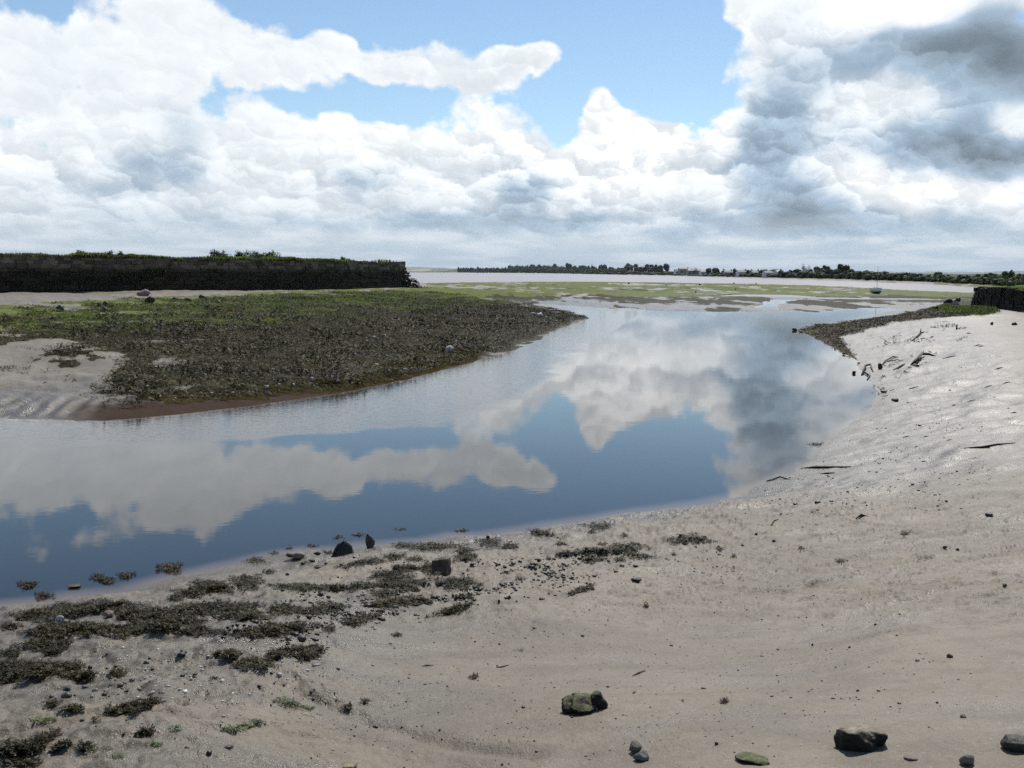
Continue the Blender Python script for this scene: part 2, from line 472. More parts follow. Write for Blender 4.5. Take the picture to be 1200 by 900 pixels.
def build_ground():
    A = np.radians(np.concatenate([np.arange(-180, -60, 4.0), np.arange(-60, -30, 0.4), np.arange(-30, 30, 0.056), np.arange(30, 60, 0.4), np.arange(60, 180, 4.0)]))
    rows = np.concatenate([np.linspace(1400, 940, 30), np.arange(940, 560, -0.9), np.arange(560, 345, -1.1), np.arange(345, 325, -0.45), np.arange(325, 319.4, -0.22)])
    R = [0.15, 0.5, 0.9]
    for py in rows:
        dep = math.atan((py - CY) / F_PX) + PITCH
        zz = 1.55 * np.clip((py - 600) / 300, 0, 1)
        R.append((CAM_Z - zz) / math.tan(dep))
    R = np.array(sorted(R))
    R = np.concatenate([R, np.geomspace(R[-1] * 1.15, 30000, 22)])
    nA, nR = len(A), len(R)
    rr, aa = np.meshgrid(R, A, indexing='ij')
    x, y = (rr * np.sin(aa)).ravel(), (rr * np.cos(aa)).ravel()
    z, sd = height_base(x, y)
    # irregular waterline
    wob = fbm(x * 1.3, y * 1.3, 3, 91) * 0.06 * sm(rr.ravel(), 3, 12) + fbm(x * 0.35, y * 0.25, 3, 95) * 0.16 * sm(rr.ravel(), 50, 90) * (rr.ravel() < 300)
    z0 = z + np.where(np.abs(sd) < 8, wob * np.clip(z * 2 + 0.3, 0.05, 1) * (1 - sm(np.abs(sd), 3, 8)), 0)
    z1 = z0 + small_relief(x, y, z, sd)
    z1 = np.where(sd > 0.5, np.maximum(z1, 0.012), z1)
    global GRID
    GRID = (R, A, z1.reshape(nR, nA))
    i = np.arange(nR * nA).reshape(nR, nA)
    i2 = np.roll(i, -1, 1)
    quads = np.stack([i[:-1], i2[:-1], i2[1:], i[1:]], -1).reshape(-1, 4)
    quads = quads[:, ::-1]
    centre = len(x)
    verts = np.stack([x, y, z1], 1)
    me = mesh_from('ground', verts, quads)
    px, py = project(x, y, z1)
    px = np.where(y > 0.5, px, -5000); py = np.where(y > 0.5, py, 5000)
    set_attr(me, 'weed', weed_mask(px, py, x, y, sd))
    set_attr(me, 'algae', algae_mask(px, py, x, y, sd, z1))
    set_attr(me, 'wet', wet_mask(px, py, x, y, sd, z1))
    set_attr(me, 'peat', (px < 560) * (y > 14) * (y < 60) * (1 - sm(z1, 0.10, 0.24)) * sm(px, 40, 130))
    set_attr(me, 'film', sm(px, 880, 1000) * sm(y, 10, 14) * (y < 60) * (1 - sm(px - (py - 380) * 0.35, 1150, 1260)))
    set_attr(me, 'turf', turf_mask(px, py, x, y, sd))
    o = bpy.data.objects.new('ground', me)
    COL.objects.link(o)
    o['kind'] = 'structure'
    me.materials.append(ground_material())
    # water surface: the same columns and rows wherever the bed lies under the water level
    zz = z1.reshape(nR, nA)
    low = (zz < 0.03)
    q = quads[:, ::-1]
    keep = low.ravel()[q].any(1) & ((y[q] > 3).all(1))
    used, inv = np.unique(q[keep], return_inverse=True)
    wq = inv.reshape(-1, 4)[:, ::-1]
    wv = np.stack([x[used], y[used], np.zeros(len(used))], 1)
    wm = mesh_from('water', wv, wq)
    set_attr(wm, 'depth', np.clip(-z1[used], 0, 5))
    pl = np.array([at_z(p[0], p[1]) for p in ((-300, 545), (0, 524), (300, 515), (520, 499), (600, 470), (640, 440), (700, 400))])
    # breeze-ruffled water lies beyond that line
    side = np.full(len(used), -1e9)
    ux, uy = x[used], y[used]
    best = np.full(len(used), 1e18)
    for (x0, y0), (x1, y1) in zip(pl[:-1], pl[1:]):
        dx, dy = x1 - x0, y1 - y0
        t = np.clip(((ux - x0) * dx + (uy - y0) * dy) / (dx * dx + dy * dy), 0, 1)
        d = np.hypot(ux - x0 - t * dx, uy - y0 - t * dy)
        sgn = np.sign(dx * (uy - y0) - dy * (ux - x0))
        side = np.where(d < best, sgn * d, side)
        best = np.minimum(best, d)
    side = side + 0.5 * fbm(ux * 0.5, uy * 0.5, 3, 7)
    set_attr(wm, 'breeze', np.where(uy > 125, 0.0, sm(side, -0.25, 0.6) * 0.9))
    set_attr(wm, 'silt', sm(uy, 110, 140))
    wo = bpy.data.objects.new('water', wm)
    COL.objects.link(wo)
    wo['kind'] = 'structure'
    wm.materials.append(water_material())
    return o


def mesh_from(name, verts, faces, smooth=True):
    me = bpy.data.meshes.new(name)
    verts = np.asarray(verts, np.float32); faces = np.asarray(faces, np.int32)
    me.vertices.add(len(verts)); me.vertices.foreach_set('co', verts.ravel())
    k = faces.shape[1]
    me.loops.add(faces.size); me.loops.foreach_set('vertex_index', faces.ravel())
    me.polygons.add(len(faces)); me.polygons.foreach_set('loop_start', np.arange(0, faces.size, k, dtype=np.int32))
    if smooth:
        me.polygons.foreach_set('use_smooth', np.ones(len(faces), bool))
    me.update(calc_edges=True)
    return me


def set_attr(me, name, val):
    a = me.attributes.new(name, 'FLOAT', 'POINT')
    a.data.foreach_set('value', np.asarray(val, np.float32))


WEED_LEFT = np.array([(-60, 372), (40, 360), (130, 354), (250, 350), (330, 346), (430, 342), (500, 341), (545, 346), (610, 356), (690, 371), (690, 374), (648, 389), (636, 398), (602, 412), (560, 424),
                      (508, 437), (465, 447), (400, 458), (300, 468), (200, 476), (112, 480), (118, 452), (135, 432), (150, 420), (120, 412), (90, 402), (30, 404), (-60, 400)], float)
WEED_RIGHT = np.array([(926, 387), (965, 379), (1000, 376), (1040, 371), (1075, 364), (1100, 358), (1120, 352), (1140, 352), (1172, 362), (1165, 368), (1120, 371), (1080, 374), (1045, 379), (1015, 388), (985, 396), (1004, 418), (1010, 430), (996, 420), (965, 404)], float)


def soft_poly(px, py, P, soft):
    m = (px > P[:, 0].min() - soft * 3) & (px < P[:, 0].max() + soft * 3) & (py > P[:, 1].min() - soft * 3) & (py < P[:, 1].max() + soft * 3)
    r = np.zeros(px.shape)
    a, b = px[m], py[m]
    d = dist_poly(a, b, P)
    d = np.where(inside(a, b, P), d, -d)
    r[m] = np.clip(0.5 + 0.5 * d / soft, 0, 1)
    return r


def weed_mask(px, py, x, y, sd):
    w = soft_poly(px, py, WEED_LEFT, 9) * (y > 15)
    gap = 1 - sm(px, 90, 330)
    w = w + (y > 15) * (y < 90) * (w > 0.02) * 0.30 * fbm(x * 0.9, y * 0.7, 4, 103)
    w = w - gap * 0.75 * sm(fbm(x * 0.6, y * 0.5, 4, 101), -0.15, 0.4) * (y > 15)
    w = np.maximum(w, gap * (y > 15) * (y < 60) * 0.9 * sm(fbm(x * 1.1, y * 0.9, 3, 107), 0.28, 0.5) * soft_poly(px, py, np.array([(-80, 372), (120, 372), (150, 440), (110, 452), (40, 430), (-80, 425)], float), 12))
    w = np.maximum(w, soft_poly(px, py, WEED_RIGHT, 4) * (y > 15) * np.where(py > 376, 0.72, 1.0))
    # brown wrack on the tidal flats
    fl = (y > 58) & (px > 480) & (soft_poly(px, py, WEED_LEFT, 3) < 0.3)
    b1 = sm(py, 340, 346) * (0.85 - 0.55 * sm(py, 353, 360)) * (1 - sm(py, 372, 380))
    b1 = np.maximum(b1, 0.62 * sm(py, 332, 337) * (1 - sm(px, 560, 640)))
    b1 = np.maximum(b1, 0.34 * sm(py, 331, 335))
    n = fbm(x * 0.22, y * 0.06, 4, 111) + 0.8 * fbm(x * 0.8, y * 0.22, 3, 117)
    w = np.where(fl, np.maximum(w, np.clip(b1 + 0.42 * n, 0, 1) * (b1 > 0.02)), w)
    return np.clip(w, 0, 1)


def algae_mask(px, py, x, y, sd, z):
    n = fbm(x * 0.35, y * 0.3, 4, 121)
    top = np.interp(px, [0, 130, 250, 350, 450, 520, 600], [362, 356, 351, 346, 341, 341, 350])
    a = (1 - sm(py - top, 4, np.interp(px, [0, 250, 400, 520, 600], [46, 50, 48, 34, 10]))) * (y > 15) * (px < 620) * (py > top - 6)
    a = a * np.clip(0.85 + 0.7 * n + 0.5 * fbm(x * 1.5, y * 1.3, 3, 127), 0, 1)
    fl = (y > 62) & (px > 500) & (soft_poly(px, py, WEED_LEFT, 3) < 0.3)
    nf = fbm(x * 0.10, y * 0.035, 4, 131)
    f = sm(py, 328, 331.5) * (1 - sm(py, 344, 352)) * np.clip(0.82 + 0.55 * nf + 0.5 * fbm(x * 0.6, y * 0.16, 3, 137), 0, 1)
    a = np.where(fl, f, a)
    # green film on the near beach
    g = soft_poly(px, py, np.array([(300, 808), (335, 812), (372, 834), (350, 838), (310, 822)], float), 9) * np.clip(0.45 + n, 0, 1)
    return np.clip(np.maximum(a, g * 0.8), 0, 1)


def wet_mask(px, py, x, y, sd, z):
    w = 1 - sm(z, 0.05, 0.55)
    right = sm(px, 880, 1000) * sm(y, 10, 14) * (1 - sm(px - (py - 380) * 0.35, 1120, 1230))
    n = fbm(x * 0.7, y * 0.35, 4, 141)
    left = (1 - sm(px, 250, 720)) * sm(py, 640, 720) * 1.15 * np.clip(0.75 + 0.8 * fbm(x * 1.1, y * 2.6, 4, 151), 0, 1) * (y < 14)
    for (cx, cy, rx, ry, k) in ((975, 678, 48, 4, .7), (905, 842, 70, 14, .45), (1100, 640, 120, 6, .35), (640, 880, 90, 10, .35)):
        left = np.maximum(left, k * np.exp(-((px - cx) / rx) ** 2 - ((py - cy) / ry) ** 2) * (y < 14))
    w = np.maximum(w, left)
    return np.clip(np.maximum(w, right * 0.9) + 0.12 * n, 0, 1)


def turf_mask(px, py, x, y, sd):
    t = soft_poly(px, py, np.array([(1095, 360), (1112, 355), (1140, 353), (1160, 357), (1172, 365), (1150, 369), (1110, 366)], float), 4) * (y > 40) * (y < 70)
    Pm = np.vstack([WALL_R, [[70, 42], [70, 84], at_depth(1192, 330, 84)[:2], at_depth(1158, 330, 65)[:2]]])
    t = np.maximum(t, inside(x, y, Pm) * 1.0)
    r = np.hypot(x, y)
    fr = [math.hypot(*at_z(*p)) if p[1] > 318.3 + (p[0] - 600) * 0.0044 + 0.4 else 6000.0 for p in ESTUARY_FAR]
    rf = np.interp(np.where(y > 1, px, 3000 * np.sign(x)), [p[0] for p in ESTUARY_FAR], fr)
    t = np.maximum(t, ((r > rf) & (y > 100)) * sm(sd, 2, 9))
    t = np.maximum(t, sm(-y, 8, 30))
    return np.clip(t, 0, 1)


def new_mat(name):
    m = bpy.data.materials.new(name)
    m.use_nodes = True
    N.tree = m.node_tree
    b = m.node_tree.nodes['Principled BSDF']
    return m, b


def position():
    n = N.tree.nodes.new('ShaderNodeNewGeometry')
    return N(n.outputs['Position'])


def objco():
    return N(N.tree.nodes.new('ShaderNodeTexCoord').outputs['Object'])


def bump(h, dist=1.0, strength=1.0, normal=None):
    n = N.tree.nodes.new('ShaderNodeBump')
    n.inputs['Strength'].default_value = strength
    n.inputs['Distance'].default_value = dist
    N.put(n.inputs['Height'], h)
    if normal is not None:
        N.put(n.inputs['Normal'], normal)
    return N(n.outputs[0])


def ground_material():
    m, b = new_mat('estuary mud')
    p = position()
    weed, algae, wet, turf = attr('weed'), attr('algae'), attr('wet'), attr('turf')
    n1 = noise(p, 0.7, 6, 0.6)
    n2 = noise(p, 9.0, 5, 0.62)
    n3 = noise(p, 70.0, 3, 0.6)
    st = noise(vmath('MULTIPLY', p, (1.0, 3.2, 1.0)), 1.6, 5, 0.6)
    mud = mix(n1.step(0.34, 0.66), (0.158, 0.126, 0.084), (0.206, 0.168, 0.117))
    mud = mix(st.step(0.44, 0.66) * 0.75, mud, (0.132, 0.106, 0.071))
    mud = mix(n2.step(0.52, 0.74) * 0.45, mud, (0.123, 0.097, 0.065))
    mud = mix(n3.step(0.60, 0.72) * 0.40, mud, (0.109, 0.089, 0.060))
    mud = mix(n3.step(0.40, 0.28) * 0.40, mud, (0.297, 0.256, 0.184))
    grain = noise(p, 42.0, 4, 0.75)
    mud = mix(grain.step(0.56, 0.70) * 0.50, mud, (0.087, 0.073, 0.055))
    mud = mix(grain.step(0.42, 0.30) * 0.55, mud, (0.347, 0.304, 0.252))  # pale flecks: sparkle of the mud painted into its colour
    mud = mix(wet * 0.60, mud, (0.080, 0.064, 0.046))
    mud = mix(attr('peat') * 0.9, mud, (0.050, 0.030, 0.020))
    w1 = noise(p, 2.4, 5, 0.65)
    weedcol = mix(w1.step(0.35, 0.65), (0.026, 0.021, 0.010), (0.062, 0.050, 0.022))
    wm = (weed + (w1 - 0.5) * 0.9).step(0.42, 0.58)
    c = mix(wm, mud, weedcol)
    g1 = noise(p, 1.7, 5, 0.65)
    far_streak = noise(vmath('MULTIPLY', p, (0.25, 0.10, 1.0)), 1.0, 5, 0.6)
    algcol = mix(g1.step(0.35, 0.65), (0.075, 0.092, 0.020), (0.165, 0.185, 0.050))
    am = (algae + (g1 - 0.5) * 0.7 + (far_streak - 0.5) * 0.9).step(0.40, 0.66)
    c = mix(am * 0.93, c, algcol)
    tcol = mix(noise(p, 0.6, 5, 0.65).step(0.35, 0.65), (0.040, 0.065, 0.015), (0.095, 0.130, 0.032))
    tcol = mix(noise(vmath('MULTIPLY', p, (0.02, 0.006, 0)), 1.0, 3, 0.5).step(0.52, 0.56) * 0.7, tcol, (0.13, 0.15, 0.05))
    inland = vmath('LENGTH', p, out=1).step(330.0, 620.0) * split(p)[0].step(60.0, 200.0)
    tcol = mix(inland, tcol, (0.030, 0.044, 0.020))
    c = mix(turf, c, tcol)
    N.put(b.inputs['Base Color'], c)
    cover = N.math('MAXIMUM', N.math('MAXIMUM', wm, am), turf)
    damp = noise(vmath('MULTIPLY', p, (0.9, 2.4, 1.0)), 1.3, 4, 0.6)
    rough = wet.step(0.0, 1.0, 0.58, 0.36) - damp.step(0.50, 0.68) * 0.16 + (n2 - 0.5) * 0.25
    rough = N.math('ADD', rough, cover * 0.25, clamp=True)
    rough = N.math('ADD', rough + attr('film') * 0.12, attr('peat') * 0.35, clamp=True)
    N.put(b.inputs['Roughness'], rough)
    N.put(b.inputs['Specular IOR Level'], cover.step(0, 1, 0.42, 0.04) + attr('film') * (1.0 - cover) * 0.45 - attr('peat') * 0.40)
    h = grain * 0.010 + noise(p, 18.0, 4, 0.66) * 0.006 + noise(p, 150.0, 3, 0.6) * 0.0016 + noise(p, 6.0, 4, 0.6) * 0.012
    h = h + wm * w1 * 0.06
    N.put(b.inputs['Normal'], bump(h, 1.0, 0.85))
    return m


def water_material():
    m, b = new_mat('creek water')
    p = position()
    depth, breeze = attr('depth'), attr('breeze')
    n = noise(p, 0.5, 3, 0.5)
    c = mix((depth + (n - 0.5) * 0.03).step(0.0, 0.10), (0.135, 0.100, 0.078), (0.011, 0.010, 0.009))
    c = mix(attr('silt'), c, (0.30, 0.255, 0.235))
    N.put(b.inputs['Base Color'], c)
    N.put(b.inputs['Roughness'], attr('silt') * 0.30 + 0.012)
    b.inputs['IOR'].default_value = 1.36
    a = noise(vmath('MULTIPLY', p, (0.8, 1.5, 1.0)), 5.5, 3, 0.6) - 0.5
    big = noise(p, 0.35, 3, 0.5) - 0.5
    calm = noise(vmath('MULTIPLY', p, (1.0, 1.2, 1.0)), 1.3, 2, 0.5) - 0.5
    h = a * breeze * 0.0062 + a * 0.00022 + big * 0.0012 + calm * 0.00050
    N.put(b.inputs['Normal'], bump(h, 1.0, 1.0))
    return m

# ------------------------------------------------------------------ helpers for things
def terrain_z(x, y):
    """height of the built ground mesh"""
    x, y = np.atleast_1d(np.asarray(x, float)), np.atleast_1d(np.asarray(y, float))
    R, A, Z = GRID
    i = np.interp(np.hypot(x, y), R, np.arange(len(R)))
    j = np.interp(np.arctan2(x, y), A, np.arange(len(A)))
    i0 = np.clip(i.astype(int), 0, len(R) - 2); j0 = np.clip(j.astype(int), 0, len(A) - 2)
    u, v = i - i0, j - j0
    return (Z[i0, j0] * (1 - u) + Z[i0 + 1, j0] * u) * (1 - v) + (Z[i0, j0 + 1] * (1 - u) + Z[i0 + 1, j0 + 1] * u) * v


def hit(px, py):
    """points of the ground (or water) seen at those photograph pixels"""
    px, py = np.atleast_1d(np.asarray(px, float)), np.atleast_1d(np.asarray(py, float))
    R = np.stack([ray(a, b) for a, b in zip(px, py)])
    lo = np.full(len(px), 1.6); hi = np.full(len(px), np.nan)
    t = lo.copy()
    done = np.zeros(len(px), bool)
    # slope-aware march
    for _ in range(90):
        a = ~done
        if not a.any():
            break
        p = R[a] * t[a, None]
        p[:, 2] += CAM_Z
        g = np.maximum(terrain_z(p[:, 0], p[:, 1]), 0.0)
        gap = p[:, 2] - g
        below = gap < 0.004
        idx = np.where(a)[0]
        done[idx[below]] = True
        step = np.maximum(gap / (np.abs(R[a][:, 2]) + 0.30), 0.012 * t[a] * 0.3)
        step = np.minimum(step, 0.25 * t[a])
        t[idx[~below]] += step[~below]
    p = R * t[:, None]
    p[:, 2] += CAM_Z
    p[:, 2] = np.maximum(terrain_z(p[:, 0], p[:, 1]), 0.0)
    return p


def tag(o, label, cat, group=None):
    o['label'] = label
    o['category'] = cat
    if group:
        o['group'] = group
    return o


def empty(name, loc, rz=0.0, scale=None):
    o = bpy.data.objects.new(name, None)
    COL.objects.link(o)
    o.location = loc
    o.rotation_euler = (0, 0, rz)
    if scale is not None:
        o.scale = scale
    o.empty_display_size = 0.2
    return o


def link(name, me, mats, parent=None, loc=None, rot=None, scale=None):
    o = bpy.data.objects.new(name, me)
    COL.objects.link(o)
    if mats is not None:
        for m in (mats if isinstance(mats, (list, tuple)) else [mats]):
            me.materials.append(m)
    if parent is not None:
        o.parent = parent
    if loc is not None:
        o.location = loc
    if rot is not None:
        o.rotation_euler = rot
    if scale is not None:
        o.scale = scale
    return o


def py_mesh(name, verts, faces, smooth=False):
    me = bpy.data.meshes.new(name)
    me.from_pydata([tuple(map(float, v)) for v in verts], [], faces)
    if smooth:
        me.polygons.foreach_set('use_smooth', np.ones(len(me.polygons), bool))
    me.update()
    return me


class MB:
    def __init__(s):
        s.v, s.f = [], []

    def add(s, v, f):
        n = len(s.v)
        s.v += [tuple(map(float, p)) for p in v]
        s.f += [tuple(i + n for i in q) for q in f]

    def box(s, x0, x1, y0, y1, z0, z1):
        s.add([(x0, y0, z0), (x1, y0, z0), (x1, y1, z0), (x0, y1, z0), (x0, y0, z1), (x1, y0, z1), (x1, y1, z1), (x0, y1, z1)],
              [(3, 2, 1, 0), (4, 5, 6, 7), (0, 1, 5, 4), (1, 2, 6, 5), (2, 3, 7, 6), (3, 0, 4, 7)])

    def tube(s, pts, radii, n=7, seed=0):
        pts = [Vector(p) for p in pts]
        rnd = random.Random(seed)
        rings = []
        for i, p in enumerate(pts):
            d = (pts[min(i + 1, len(pts) - 1)] - pts[max(i - 1, 0)]).normalized()
            a = d.cross(Vector((0.13, 0.2, 1))).normalized()
            b = d.cross(a)
            rings.append([p + (a * math.cos(k * 2 * math.pi / n) + b * math.sin(k * 2 * math.pi / n)) * radii[i] * rnd.uniform(0.8, 1.2) for k in range(n)])
        v = [q for r in rings for q in r]
        f = []
        for i in range(len(rings) - 1):
            for k in range(n):
                f.append((i * n + k, i * n + (k + 1) % n, (i + 1) * n + (k + 1) % n, (i + 1) * n + k))
        f.append(tuple(range(n))[::-1])
        f.append(tuple(range((len(rings) - 1) * n, len(rings) * n)))
        s.add(v, f)

    def mesh(s, name, smooth=False):
        return py_mesh(name, s.v, s.f, smooth)


import bmesh


def ico(sub):
    bm = bmesh.new()
    bmesh.ops.create_icosphere(bm, subdivisions=sub, radius=1.0)
    v = np.array([p.co[:] for p in bm.verts])
    f = [tuple(q.index for q in g.verts) for g in bm.faces]
    bm.free()
    return v, f


ICO = {k: ico(k) for k in (1, 2, 3, 4)}


def rock_shape(seed, size, planes=13, rough=0.06, sub=3, flat=0.0):
    """a broken stone: a ball cut by random planes, then roughened"""
    r = np.random.default_rng(seed)
    v, f = ICO[sub]
    n = r.normal(size=(planes, 3)); n /= np.linalg.norm(n, axis=1)[:, None]
    d = r.uniform(0.50, 0.86, planes)
    dots = v @ n.T
    lim = np.where(dots > 0.05, d / np.maximum(dots, 0.05), 9.0)
    rad = -np.log(np.exp(-26 * lim).sum(1) + math.exp(-26.0)) / 26
    o = r.uniform(0, 50, 3)
    nn = fbm(v[:, 0] * 2.3 + v[:, 2] * 1.7 + o[0], v[:, 1] * 2.3 - v[:, 2] * 1.3 + o[1], 5, seed % 97)
    rad = rad * (1 + rough * nn)
    p = v * rad[:, None] * (np.asarray(size) * 0.5)
    if flat:
        p[:, 2] = np.minimum(p[:, 2], size[2] * 0.5 * flat)
    return p, f


# ------------------------------------------------------------------ materials
def stone_material(name, a, b, moss=0.0, mosscol=(0.10, 0.115, 0.03), rough=0.75, scale=9.0, top=False):
    m, bs = new_mat(name)
    p = objco()
    n1, n2 = noise(p, scale, 6, 0.65), noise(p, scale * 6, 4, 0.65)
    c = mix(n1.step(0.33, 0.67), a, b)
    c = mix(n2.step(0.55, 0.75) * 0.5, c, tuple(x * 0.5 for x in a))
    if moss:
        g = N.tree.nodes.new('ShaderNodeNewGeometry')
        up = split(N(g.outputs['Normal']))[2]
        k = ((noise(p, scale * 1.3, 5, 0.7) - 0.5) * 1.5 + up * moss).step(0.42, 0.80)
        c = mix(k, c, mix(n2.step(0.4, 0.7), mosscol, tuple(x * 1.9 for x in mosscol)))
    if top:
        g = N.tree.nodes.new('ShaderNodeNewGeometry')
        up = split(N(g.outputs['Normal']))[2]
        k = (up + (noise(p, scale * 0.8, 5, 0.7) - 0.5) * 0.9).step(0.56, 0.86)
        c = mix(k, (0.014, 0.011, 0.007), c)  # sides not facing up go near-black: backlit shade put into the colour
    N.put(bs.inputs['Base Color'], c)
    bs.inputs['Roughness'].default_value = rough
    bs.inputs['Specular IOR Level'].default_value = 0.35
    N.put(bs.inputs['Normal'], bump(n1 * 0.04 + n2 * 0.012, 0.5, 0.9))
    return m


def leaf_material(name, a, b, scale=2.0, rough=0.55, spec=0.3, trans=0.0):
    m, bs = new_mat(name)
    g = N.tree.nodes.new('ShaderNodeNewGeometry')
    rnd = N(g.outputs['Random Per Island'])
    c = mix(rnd, a, b)
    c = mix(noise(position(), scale, 4, 0.6).step(0.35, 0.65) * 0.6, c, tuple((x + y) * 0.30 for x, y in zip(a, b)))
    k = noise(position(), scale * 0.30, 5, 0.65).step(0.34, 0.66, 0.55, 1.35)
    c = vmath('MULTIPLY', c, xyz(k, k, k))
    N.put(bs.inputs['Base Color'], c)
    bs.inputs['Roughness'].default_value = rough
    bs.inputs['Specular IOR Level'].default_value = spec
    if trans:
        t = m.node_tree
        tr = t.nodes.new('ShaderNodeBsdfTranslucent')
        N.put(tr.inputs[0], vmath('MULTIPLY', c, (1.25, 1.30, 0.9)))
        mx = t.nodes.new('ShaderNodeMixShader')
        mx.inputs[0].default_value = trans
        t.links.new(bs.outputs[0], mx.inputs[1]); t.links.new(tr.outputs[0], mx.inputs[2])
        t.links.new(mx.outputs[0], t.nodes['Material Output'].inputs[0])
    return m


MAT = {}


def build_materials():
    M = MAT
    M['wrack'] = leaf_material('wet bladder wrack', (0.016, 0.013, 0.005), (0.074, 0.058, 0.021), 8.0, 0.45, 0.10)
    M['wrack_green'] = leaf_material('green weed strands', (0.045, 0.060, 0.012), (0.110, 0.140, 0.035), 8.0, 0.5, 0.3)
    M['carpet'] = leaf_material('weed on the bank', (0.024, 0.020, 0.007), (0.108, 0.090, 0.034), 0.9, 0.65, 0.2)
    M['carpet_green'] = leaf_material('green weed on the bank', (0.036, 0.050, 0.010), (0.145, 0.185, 0.040), 1.0, 0.6, 0.25, 0.45)
    M['grass'] = leaf_material('quay grass', (0.070, 0.095, 0.026), (0.150, 0.175, 0.060), 0.6, 0.6, 0.2, 0.60)
    M['bush'] = leaf_material('bush leaves', (0.022, 0.034, 0.010), (0.060, 0.075, 0.022), 0.8, 0.6, 0.2, 0.45)
    M['tree_dark'] = leaf_material('dark tree leaves', (0.036, 0.058, 0.022), (0.078, 0.108, 0.038), 0.15, 0.6, 0.2, 0.45)
    M['tree_mid'] = leaf_material('tree leaves', (0.055, 0.083, 0.028), (0.115, 0.145, 0.048), 0.15, 0.6, 0.2, 0.45)
    M['tree_light'] = leaf_material('light tree leaves', (0.060, 0.078, 0.020), (0.115, 0.130, 0.040), 0.15, 0.6, 0.2, 0.45)
    M['bark'] = stone_material('bark', (0.035, 0.028, 0.02), (0.07, 0.055, 0.04), scale=2.0)
    M['rock_dark'] = stone_material('dark wet stone', (0.022, 0.019, 0.015), (0.055, 0.047, 0.036), rough=0.55)
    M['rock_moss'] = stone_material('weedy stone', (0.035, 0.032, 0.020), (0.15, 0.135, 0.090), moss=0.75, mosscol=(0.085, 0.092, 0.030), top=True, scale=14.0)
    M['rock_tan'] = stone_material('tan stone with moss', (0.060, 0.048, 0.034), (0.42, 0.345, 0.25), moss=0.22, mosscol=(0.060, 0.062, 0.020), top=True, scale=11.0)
    M['rock_grey'] = stone_material('grey stone', (0.085, 0.080, 0.070), (0.19, 0.175, 0.155))
    M['rock_pink'] = stone_material('pinkish stone', (0.15, 0.105, 0.090), (0.26, 0.195, 0.17))
    M['rock_pale'] = stone_material('pale stone', (0.34, 0.31, 0.28), (0.58, 0.54, 0.50))
    M['rock_brown'] = stone_material('brown stone', (0.060, 0.045, 0.033), (0.135, 0.105, 0.08))
    M['rock_yellow'] = stone_material('yellowish stone', (0.17, 0.145, 0.085), (0.30, 0.26, 0.17))
    M['wood'] = stone_material('wet driftwood', (0.018, 0.014, 0.010), (0.055, 0.043, 0.032), scale=14.0, rough=0.6)
    M['turf'] = leaf_material('turf', (0.030, 0.042, 0.012), (0.045, 0.060, 0.018), 3.0, 0.9, 0.05)
    M['quay'] = quay_material(2.9, 3.7)
    M['quay_low'] = quay_material(2.35, 2.9)
    M['mound'] = leaf_material('mound grass', (0.040, 0.068, 0.012), (0.11, 0.165, 0.034), 1.0, 0.6, 0.2, 0.60)


def quay_material(lo, hi):
    m, bs = new_mat('old quay stone')
    p = position()
    x, y, z = split(p)
    g = N.tree.nodes.new('ShaderNodeNewGeometry')
    rnd = N(g.outputs['Random Per Island'])
    n1 = noise(p, 1.1, 5, 0.65)
    up = mix(rnd, (0.062, 0.048, 0.034), (0.235, 0.190, 0.140))
    up = mix(n1.step(0.42, 0.62) * 0.7, up, (0.050, 0.039, 0.027))
    low = mix(rnd, (0.012, 0.009, 0.006), (0.036, 0.028, 0.016))       # black weed below the high-water line
    tide = (z + (n1 - 0.5) * 1.2).step(lo, hi)
    N.put(bs.inputs['Base Color'], mix(tide, low, up))
    bs.inputs['Roughness'].default_value = 0.85
    bs.inputs['Specular IOR Level'].default_value = 0.2
    N.put(bs.inputs['Normal'], bump(noise(p, 7.0, 5, 0.65), 0.05, 0.9))
    return m


# ------------------------------------------------------------------ weed
FROND_V = np.array([(-.10, 0, 0), (.10, 0, 0), (.13, .42, .10), (-.13, .42, .10), (.46, .80, .08), (.24, .95, .05), (-.24, .95, .05), (-.46, .80, .08), (0, .5, .12)])
FROND_F = [(0, 1, 2, 3), (3, 2, 8, 8), (2, 4, 5, 8), (8, 6, 7, 3)]
FROND_F = np.array([(0, 1, 2, 3), (2, 4, 5, 8), (8, 6, 7, 3)])


